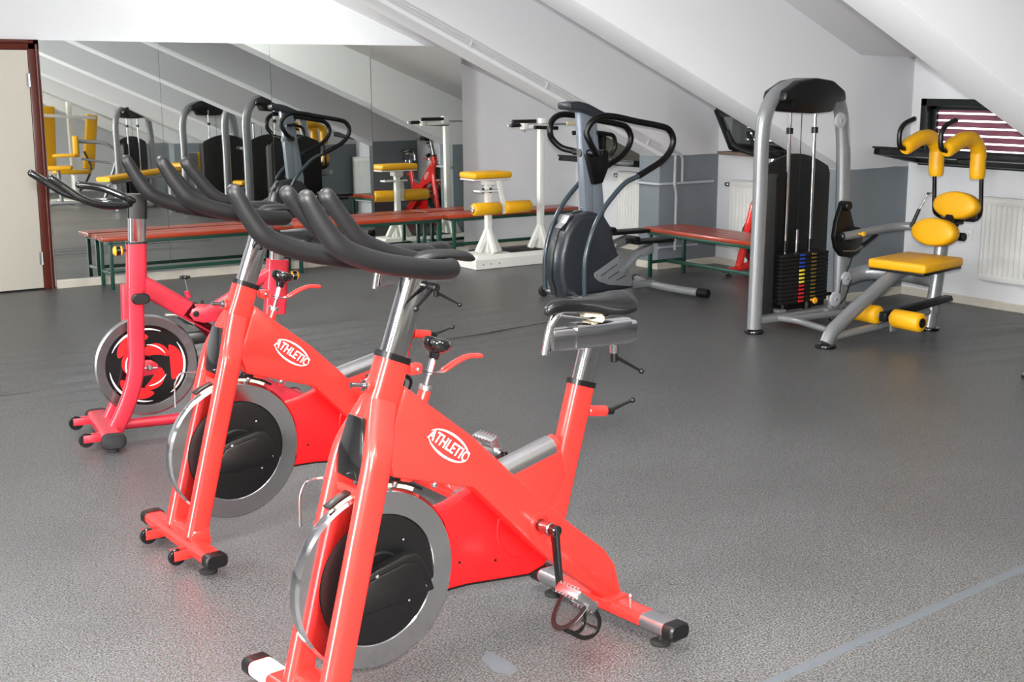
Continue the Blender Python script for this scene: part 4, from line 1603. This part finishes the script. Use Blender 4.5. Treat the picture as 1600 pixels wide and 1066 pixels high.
m_.cyl((6.74, 5.90, .10), (6.74, 5.86, .10), .018, 12)
mp_('pulley_bracket', m_, GREYF)
# foot rollers
for y0, y1 in ((5.00, 5.215), (5.33, 5.545)):
    m_ = M()
    m_.tube([(6.60, y0, .165), (6.60, y0 + .012, .165), (6.60, y1 - .012, .165), (6.60, y1, .165)], .060, 28, scales=[.82, 1, 1, .82])
    ro = mp_('foot_roller', m_, YEL, angle=60)
    m_ = M()
    yy = y0 if y0 < 5.2 else y1
    sg = -1 if y0 < 5.2 else 1
    m_.cyl((6.60, yy - .004 * sg, .165), (6.60, yy + .006 * sg, .165), .030, 20, bev=.002)
    mp_('roller_cap', m_, BLACK, ro)
m_ = M()
m_.prism([(6.56, .135), (6.56, .195), (6.66, .205), (7.22, .245), (7.24, .21), (6.68, .155)], 5.245, 5.30, bev=.006)
mp_('roller_arm', m_, BLACK)
m_ = M()
m_.cyl((6.60, 5.20, .165), (6.60, 5.345, .165), .016, 12)
m_.prism([(6.595, .075), (6.595, .15), (6.615, .172), (6.65, .17), (6.66, .15), (6.66, .075)], 5.225, 5.240, bev=.003)
m_.prism([(7.15, .12), (7.15, .215), (7.20, .225), (7.20, .12)], 5.305, 5.33, bev=.003)
mp_('roller_bracket', m_, GREYF)

# ---------------------------------------------------------------- more weight machines seen in the mirror
def seat_unit(t, x, y, variant):
    """seat on a post with yellow pads, local coordinates"""
    m_ = M()
    m_.oval(fillet([(x - .35, y, .03), (x - .25, y, .12), (x + .05, y, .40), (x + .45, y, .44)], .12, 5), .045, .038, 14, upv=(0, 1, 0))
    m_.oval([(x + .40, y, .02), (x + .44, y, .62)], .045, .038, 14, upv=(0, 1, 0))
    m_.tube(fillet([(x + .42, y, .30), (x + .36, y * .4, .30), (x + .30, .0, .30)], .1), .04, 14)
    m_.obj('seat_frame', GREYF, t, angle=60)
    o = pad_rounded(.42, .38, .06).obj('seat', YEL, t, angle=50)
    o.location = (x + .16, y, .475)
    foot_pad(t, x - .35, y)
    foot_pad(t, x + .40, y)
    if variant == 0:
        o = pad_rounded(.07, .28, .42, .02).obj('back_pad', YEL, t, angle=50)
        o.location = (x + .46, y, .80)
        o.rotation_euler = (0, R(8), 0)
        m_ = M()
        m_.tube(fillet([(x + .45, y - .25, .85), (x + .1, y - .28, .95), (x + .1, y + .28, .95), (x + .45, y + .25, .85)], .1), .022, 12)
        m_.obj('press_arm', GREYF, t)
        for s_ in (-1, 1):
            m_ = M()
            m_.cyl((x + .10, y + .18 * s_, .95), (x + .10, y + .30 * s_, .95), .032, 14, bev=.006)
            m_.obj('hand_grip', BLACK, t)
    else:
        o = pad_rounded(.30, .07, .34, .02).obj('side_pad', YEL, t, angle=50)
        o.location = (x - .02, y + .22, .72)
        m_ = M()
        m_.box((x - .18, y + .30, .76), (.20, .02, .26), bev=.01)
        m_.tube([(x - .18, y + .30, .64), (x - .10, y + .30, .30), (x + .1, y + .2, .28)], .025, 12)
        m_.obj('side_plate', GREYF, t)
m1 = thing('weight_machine', 'silver weight machine seen in the mirror, next beyond the one with shoulder rolls', 'gym machine', (6.475, 4.11, 0))
tower(m1, 0, 1, True)
foot_pad(m1, 0, 0, .085)
seat_unit(m1, .38, -.62, 0)
m2 = thing('weight_machine', 'silver weight machine in the mirror with yellow side pad and grey plate', 'gym machine', (6.43, 2.32, 0))
tower(m2, 0, 1, True)
seat_unit(m2, .38, -.62, 1)
m3 = thing('weight_machine', 'silver leg machine in the mirror with a long yellow bench before its stack', 'gym machine', (6.0, .15, 0), R(-32))
tower(m3, 0, -1, True)
m_ = M()
m_.sweep([(-.85, .62, .46), (.55, .72, .56)], rrect(.10, .06, .015, 3), upv=(0, 0, 1))
m_.sweep([(-.70, .63, .03), (-.70, .63, .44)], rrect(.07, .07, .015, 3), upv=(0, 1, 0))
m_.sweep([(.40, .70, .03), (.40, .70, .52)], rrect(.07, .07, .015, 3), upv=(0, 1, 0))
m_.sweep([(.40, .66, .10), (.40, .0, .10)], rrect(.07, .05, .01, 3), upv=(0, 0, 1))
m_.obj('bench_frame', GREYF, m3)
m_ = M()
m_.sweep([(-.95, .61, .515), (.50, .715, .620)], rrect(.30, .07, .03, 4), upv=(0, 0, 1))
m_.obj('bench_pad', YEL, m3, angle=50)
m_ = M()
m_.box((.60, .72, .58), (.12, .30, .26), bev=.03)
m_.obj('knee_pad', YEL, m3, angle=50)
m_ = M()
m_.lathe([(0, .03), (.16, .03), (.165, 0), (.16, -.03), (0, -.03)], (.78, .70, .55), (0, 1, 0), 32)
m_.obj('cam', GREYF, m3)
for dy in (.0, .28):
    m_ = M()
    m_.tube(smooth([(.70, .62 + dy * .5, .46), (.60, .62 + dy, .30), (.62, .62 + dy, .16), (.54, .62 + dy, .05)], 5), .028, 12)
    m_.obj('roller_arm', CHROME, m3, angle=60)

# arm-curl bench with yellow pads on a curved grey frame
t = thing('curl_bench', 'grey curved-frame curl bench with small yellow pads, seen in the mirror', 'gym machine', (5.55, -.55, 0), R(15))
m_ = M()
m_.tube(fillet([(-.55, 0, .04), (-.45, 0, .10), (.45, 0, .10), (.62, 0, .04)], .08), .035, 14)
m_.tube([(-.30, 0, .10), (-.32, 0, .62)], .032, 14)
m_.tube(fillet([(.35, 0, .10), (.62, 0, .85), (.45, 0, 1.05), (.02, 0, 1.08)], .22, 6), .03, 14)
m_.tube([(.05, 0, .80), (.50, 0, .72)], .02, 10)
m_.obj('frame', GREYF, t, angle=60)
for nm, c, s_ in (('seat', (-.32, 0, .66), (.44, .30, .07)), ('chest_pad', (-.02, 0, 1.0), (.09, .26, .34)), ('arm_pad', (-.20, 0, .86), (.36, .40, .05))):
    o = pad_rounded(*s_).obj(nm, YEL, t, angle=50)
    o.location = c
for x in (-.56, .63):
    m_ = M()
    m_.tube([(x, -.22, .03), (x, .22, .03)], .03, 12)
    m_.obj('foot_bar', GREYF, t)

# white multi-gym with yellow boards
t = thing('multi_gym', 'cream multi-gym with tall yellow back boards, seen in the mirror', 'gym machine', (5.5, -2.3, 0), R(-10))
m_ = M()
for x in (-.25, .35):
    m_.box((x, 0, 1.0), (.08, .08, 2.0), bev=.01)
m_.box((.05, 0, 1.97), (.75, .08, .08), bev=.01)
m_.box((.05, 0, .05), (.9, .10, .08), bev=.01)
m_.box((.05, .45, .05), (.10, .95, .08), bev=.01)
m_.box((.05, .80, .28), (.08, .08, .46), bev=.01)
m_.box((.0, .40, 1.50), (1.3, .05, .05), rot=(0, .06, 0), bev=.006)
m_.box((-.30, .38, .55), (.5, .07, .12), bev=.01)
m_.obj('frame', WHITEP, t)
for nm, c, s_, ry in (('back_board', (-.12, .16, 1.15), (.26, .08, 1.05), 3), ('back_board', (.62, .16, 1.05), (.20, .08, .95), 8), ('seat', (.10, .55, .56), (.55, .34, .07), 2)):
    o = pad_rounded(*s_).obj(nm, YEL, t, angle=50)
    o.location = c
    o.rotation_euler = (0, R(ry), 0)
m_ = M()
m_.tube(smooth([(.40, .40, .9), (.48, .45, .6), (.30, .5, .3), (.2, .5, .22)], 5), .02, 10)
m_.obj('swing_arm', BLACK, t)

# inclined board with yellow pads
t = thing('incline_board', 'inclined board bench with yellow roll pads leaning beside the door, seen in the mirror', 'gym machine', (3.85, -1.5, 0), R(0))
m_ = M()
m_.tube(fillet([(-.35, 0, .45), (.05, 0, 1.05), (.30, 0, 1.50)], .1), .025, 12)
m_.tube([(-.30, -.18, .02), (-.05, 0, .90)], .025, 12)
m_.tube([(.45, 0, .02), (.12, 0, 1.15)], .025, 12)
m_.tube([(-.5, 0, .06), (.7, 0, .06)], .03, 12)
m_.obj('frame', GREYF, t)
for c, s_, ry in (((-.10, 0, .92), (.10, .30, .75), 33), ((.20, 0, 1.42), (.09, .30, .42), 28), ((-.10, 0, 1.35), (.44, .30, .09), 38)):
    o = pad_rounded(*s_).obj('board_pad', YEL, t, angle=50)
    o.location = c
    o.rotation_euler = (0, R(ry), 0)

# hanging black roller weight with low platform
t = thing('cable_trainer', 'black padded cylinder hanging from a cable over a low cream platform, seen in the mirror', 'gym machine', (4.75, -2.9, 0))
m_ = M()
m_.box((0, 0, .08), (1.0, .7, .06), bev=.01)
m_.box((0, 0, .03), (.9, .6, .06), bev=.01)
m_.box((.05, -.36, 1.1), (.06, .06, 2.2), bev=.008)
m_.box((.05, -.18, 2.17), (.06, .42, .06), bev=.008)
m_.obj('platform', WHITEP, t)
m_ = M()
m_.tube([(.05, 0, 1.22), (.05, 0, 2.16)], .006, 8)
m_.obj('cable', PIPE, t)
m_ = M()
m_.cyl((.05, 0, .52), (.05, 0, 1.22), .095, 24, bev=.04)
m_.obj('padded_cylinder', BLACK, t)
m_ = M()
m_.box((-.25, .2, .42), (.75, .24, .035), rot=(0, .62, 0), bev=.008)
m_.obj('foot_board', BLACK, t)

# ---------------------------------------------------------------- stepping machine
t = thing('stepping_machine', 'dark grey stepping machine with curved black foam handles and a display post', 'gym machine', (5.883, 7.65, 0), math.atan2(.033, -.999))
p = M()
p.prism([(-.205, .58), (-.135, .58), (-.075, 1.40), (-.195, 1.40)], -.038, .038, bev=.006)
p.prism([(-.30, .56), (-.205, .58), (-.195, 1.40), (-.215, 1.40), (-.31, .66)], -.036, .036, bev=.004)
po = p.obj('display_post', POST, t)
m_ = M()
for s_ in (-.022, .0, .022):
    m_.ball((-.125 + .012, s_, .70), (.004, .006, .006), 8)
m_.obj('bolt', CHROME, po)
m_ = M()
m_.prism([(.050, 1.422), (.058, 1.470), (-.03, 1.482), (-.12, 1.462), (-.285, 1.392), (-.290, 1.355), (-.20, 1.360), (-.12, 1.385), (-.02, 1.415)], -.080, .080, bev=.012)
m_.obj('display_console', SLATE, t, angle=45)
s_ = M()
prof = [(.105, .10), (.14, .20), (.130, .369), (.085, .52), (.03, .60), (-.03, .650), (-.15, .672), (-.26, .64), (-.32, .56), (-.345, .46), (-.39, .35), (-.47, .25), (-.53, .14), (-.555, .07), (-.30, .055), (.10, .055)]
n = len(prof)
cx = sum(p_[0] for p_ in prof) / n
cz = sum(p_[1] for p_ in prof) / n
rings = []
for y, k in ((-.108, .88), (-.102, .96), (-.08, 1.0), (-.03, 1.015), (.03, 1.015), (.08, 1.0), (.102, .96), (.108, .88)):
    rings.append([(cx + (x - cx) * k, y, cz + (z - cz) * k) for x, z in prof])
s_.loft(rings)
sh = s_.obj('motor_shroud', SLATE, t, angle=48)
m_ = M()
rings = []
for y, k in ((-.004, 1.012), (.004, 1.012)):
    rings.append([(cx + (x - cx) * k * 1.02, y, cz + (z - cz) * k * 1.02) for x, z in prof])
m_.loft(rings)
m_.obj('shroud_seam', BLACK, sh)
m_ = M()
m_.prism([(.06, .596), (.10, .56), (.02, .62), (-.02, .66), (.02, .652)], -.045, .045, bev=.003)
m_.obj('shroud_label', ALU, sh)
for sg in (1, -1):
    m_ = M()
    m_.prism([(-.165, .185), (-.16, .215), (-.40, .335), (-.43, .31), (-.50, .20), (-.54, .10), (-.52, .085), (-.30, .115), (-.20, .15)], .100 * sg, .116 * sg, bev=.004)
    so = m_.obj('side_plate', mat('side_plate_grey', (.50, .51, .53), .4, .2) if sg > 0 else bpy.data.materials['side_plate_grey'], t)
    m_ = M()
    for (a, b_) in (((-.22, .19), (-.37, .265)), ((-.29, .165), (-.42, .225)), ((-.37, .145), (-.46, .175))):
        m_.cyl((a[0], .116 * sg, a[1]), (b_[0], .116 * sg, b_[1]), .004, 8)
    for x, z in ((-.175, .195), (-.395, .315), (-.515, .11)):
        m_.ball((x, .117 * sg, z), (.009, .005, .009), 10)
    m_.obj('plate_slot', CHROME, so)
for sg in (1, -1):
    y = .255 * sg
    low = [(.030, y, .06), (.035, y, .22), (.022, y * 1.0, .38), (-.030, y, .54), (-.110, y, .68), (-.21, y, .79), (-.33, y, .89), (-.45, y, .935)]
    upp = [(-.45, y, .935), (-.56, y, .985), (-.68, y, 1.045), (-.755, y, 1.12), (-.775, y, 1.20), (-.73, y, 1.27), (-.63, y, 1.30), (-.42, y, 1.335), (-.22, y, 1.372), (-.10, y, 1.375), (-.02, y * .96, 1.335), (.012, y * .9, 1.265), (-.012, y * .92, 1.20), (-.075, y * .80, 1.135), (-.15, y * .55, 1.108)]
    m_ = M()
    m_.tube(smooth(low, 5), .0185, 16)
    m_.obj('handle_tube', SLATE2, t, angle=60)
    m_ = M()
    pth = smooth(upp, 6)
    m_.tube(pth, .0235, 16)
    m_.obj('foam_handle', BLACK, t, angle=60)
m_ = M()
m_.cyl((-.15, -.15, 1.105), (-.15, .15, 1.105), .026, 18, bev=.005)
m_.prism([(-.10, 1.10), (-.30, 1.09), (-.31, 1.0), (-.255, .88), (-.17, .87), (-.135, .98)], .040, .085, bev=.010)
m_.cyl((-.09, .0, 1.105), (-.29, .0, 1.08), .03, 14)
m_.cyl((-.29, -.06, 1.09), (-.29, .06, 1.09), .034, 18, bev=.005)
m_.tube(smooth([(-.22, .05, 1.25), (-.30, .06, 1.24), (-.36, .065, 1.22), (-.38, .06, 1.14), (-.34, .05, 1.08)], 5), .016, 12)
m_.tube([(-.10, -.10, 1.245), (-.24, -.05, 1.255)], .016, 12)
m_.obj('handle_hub', BLACK, t)
m_ = M()
m_.tube([(.0, -.26, .05), (.0, .30, .05)], .028, 16)
m_.obj('front_stabiliser', ALU, t)
for sg in (1, -1):
    m_ = M()
    m_.cyl((.015, .29 * sg + .01, .042), (.015, .325 * sg + .01, .042), .042, 22, bev=.006)
    m_.obj('transport_wheel', RUBBER, t)
m_ = M()
m_.tube(smooth([(-.93, -.34, .05), (-.86, -.22, .062), (-.80, -.05, .065), (-.80, .15, .062), (-.86, .34, .052), (-.90, .44, .048)], 6), .030, 16)
ro = m_.obj('rear_stabiliser', GREYF, t, angle=60)
for a, b_ in (((-.90, .44, .048), (-.925, .53, .047)), ((-.93, -.34, .05), (-.955, -.40, .05))):
    m_ = M()
    m_.cyl(a, b_, .036, 18, bev=.005)
    m_.obj('end_cap', BLACK, ro)
m_ = M()
m_.box((-.64, .0, .075), (.36, .07, .05), bev=.006)
m_.obj('base_rail', GREYF, t)
for sg, dz, dx in ((1, 0, 0), (-1, .05, .05)):
    y = .115 * sg
    m_ = M()
    m_.sweep([(-.40, y, .20), (-.62 + dx, y, .365 + dz)], rrect(.035, .060, .010, 2), upv=(0, 1, 0))
    m_.prism([(-.56 + dx, .36 + dz), (-.70 + dx, .40 + dz), (-.70 + dx, .335 + dz), (-.60 + dx, .31 + dz)], y - .035, y + .035, bev=.004)
    m_.obj('step_arm', GREYF, t)
    m_ = M()
    m_.box((-.69 + dx, y, .425 + dz), (.38, .135, .030), bev=.010)
    m_.box((-.52 + dx, y, .450 + dz), (.06, .13, .045), bev=.015)
    m_.obj('step_pedal', BLACK, t)

# ---------------------------------------------------------------- white twisting machine with yellow pads
t = thing('twist_machine', 'white machine with yellow seat and rolls on a low base, before the mirror', 'gym machine', (6.78, 9.56, 0))
inv = Matrix.Translation(-t.location)
m_ = M()
pl = [(6.205, 9.38), (7.50, 9.38), (7.50, 9.74), (6.205, 9.74)]
pl2 = [(6.24, 9.41), (7.47, 9.41), (7.47, 9.71), (6.24, 9.71)]
m_.loft([[(x, y, .004) for x, y in pl], [(x, y, .085) for x, y in pl], [(x, y, .120) for x, y in pl2]])
bo = mp_('base', m_, WHITEP, angle=20)
m_ = M()
for x in (6.28, 6.36, 6.45):
    m_.cyl((x, 9.381, .045), (x, 9.374, .045), .006, 10)
mp_('base_bolt', m_, ALU, bo)
m_ = M()
m_.box((6.80, 9.56, .122), (.36, .25, .010), bev=.003)
mp_('rubber_mat', m_, RUBBER)
def aframe(x, top, name):
    m_ = M()
    m_.box((x, 9.56, (top + .12) / 2), (.052, .052, top - .12), bev=.004)
    for (dx, dy) in ((-.115, -.0), (.115, -.0), (0, -.10), (0, .10)):
        m_.sweep([(x, 9.56, .335), (x + dx, 9.56 + dy, .125)], rrect(.048, .042, .005, 2), upv=(0, 1, 0) if dy == 0 else (1, 0, 0))
    return mp_(name, m_, WHITEP, angle=30)
aframe(6.455, .72, 'seat_column')
aframe(7.03, 1.195, 'tall_column')
m_ = pad_rounded(.40, .26, .055, .02)
so = m_.obj('seat', YEL, t, angle=50)
so.location = (6.43 - 6.78, 0, .812)
m_ = M()
m_.box((6.43, 9.56, .776), (.40, .22, .012), bev=.003)
m_.box((6.455, 9.56, .745), (.10, .10, .05), bev=.006)
m_.sweep([(6.52, 9.49, .765), (6.575, 9.47, .47)], rrect(.045, .030, .005, 2), upv=(0, 1, 0))
mp_('seat_bracket', m_, WHITEP)
m_ = M()
m_.box((6.44, 9.53, .672), (.26, .10, .016), bev=.004)
mp_('swivel_plate', m_, WHITEP)
m_ = M()
for x in (6.36, 6.44, 6.54):
    m_.cyl((x, 9.50, .655), (x, 9.50, .70), .012, 10)
mp_('swivel_bolt', m_, BLACK)
for x0, x1 in ((6.235, 6.515), (6.570, 6.845)):
    m_ = M()
    m_.tube([(x0, 9.47, .520), (x0 + .012, 9.47, .520), (x1 - .012, 9.47, .520), (x1, 9.47, .520)], .056, 26, scales=[.84, 1, 1, .84])
    ro = mp_('leg_roll', m_, YEL, angle=60)
    m_ = M()
    e = x0 if x0 < 6.4 else x1
    sg = -1 if x0 < 6.4 else 1
    m_.lathe([(.030, 0), (.030, .010), (.022, .012), (.020, .004), (0, .004)], (e, 9.47, .520), (sg, 0, 0), 24)
    mp_('roll_end_cap', m_, ALU, ro)
m_ = M()
m_.box((6.97, 9.50, 1.222), (.30, .045, .036), bev=.004)
m_.box((6.80, 9.50, 1.225), (.05, .06, .055), bev=.004)
m_.box((7.03, 9.54, 1.255), (.06, .06, .075), bev=.004)
mp_('handle_head', m_, WHITEP)
m_ = M()
m_.cyl((6.63, 9.50, 1.235), (7.40, 9.50, 1.240), .009, 10)
mp_('handle_rod', m_, ALU)
for a, b_ in (((6.66, 9.50, 1.235), (6.76, 9.50, 1.236)), ((6.73, 9.58, 1.265), (6.99, 9.58, 1.265)), ((6.87, 9.44, 1.218), (7.13, 9.44, 1.205)), ((7.27, 9.50, 1.24), (7.38, 9.50, 1.24))):
    m_ = M()
    m_.cyl(a, b_, .017, 14, bev=.004)
    mp_('hand_grip', m_, BLACK if a[0] < 7.2 else CREAM)
m_ = M()
m_.tube([(6.79, 9.48, 1.22), (6.795, 9.48, 1.175)], .007, 8)
mp_('locking_pin', m_, ALU)
m_ = M()
m_.lathe([(0, 0), (.13, 0), (.135, .01), (.13, .022), (0, .022)], (7.33, 9.56, .121), (0, 0, 1), 32)
mp_('twist_disc', m_, BLACK)
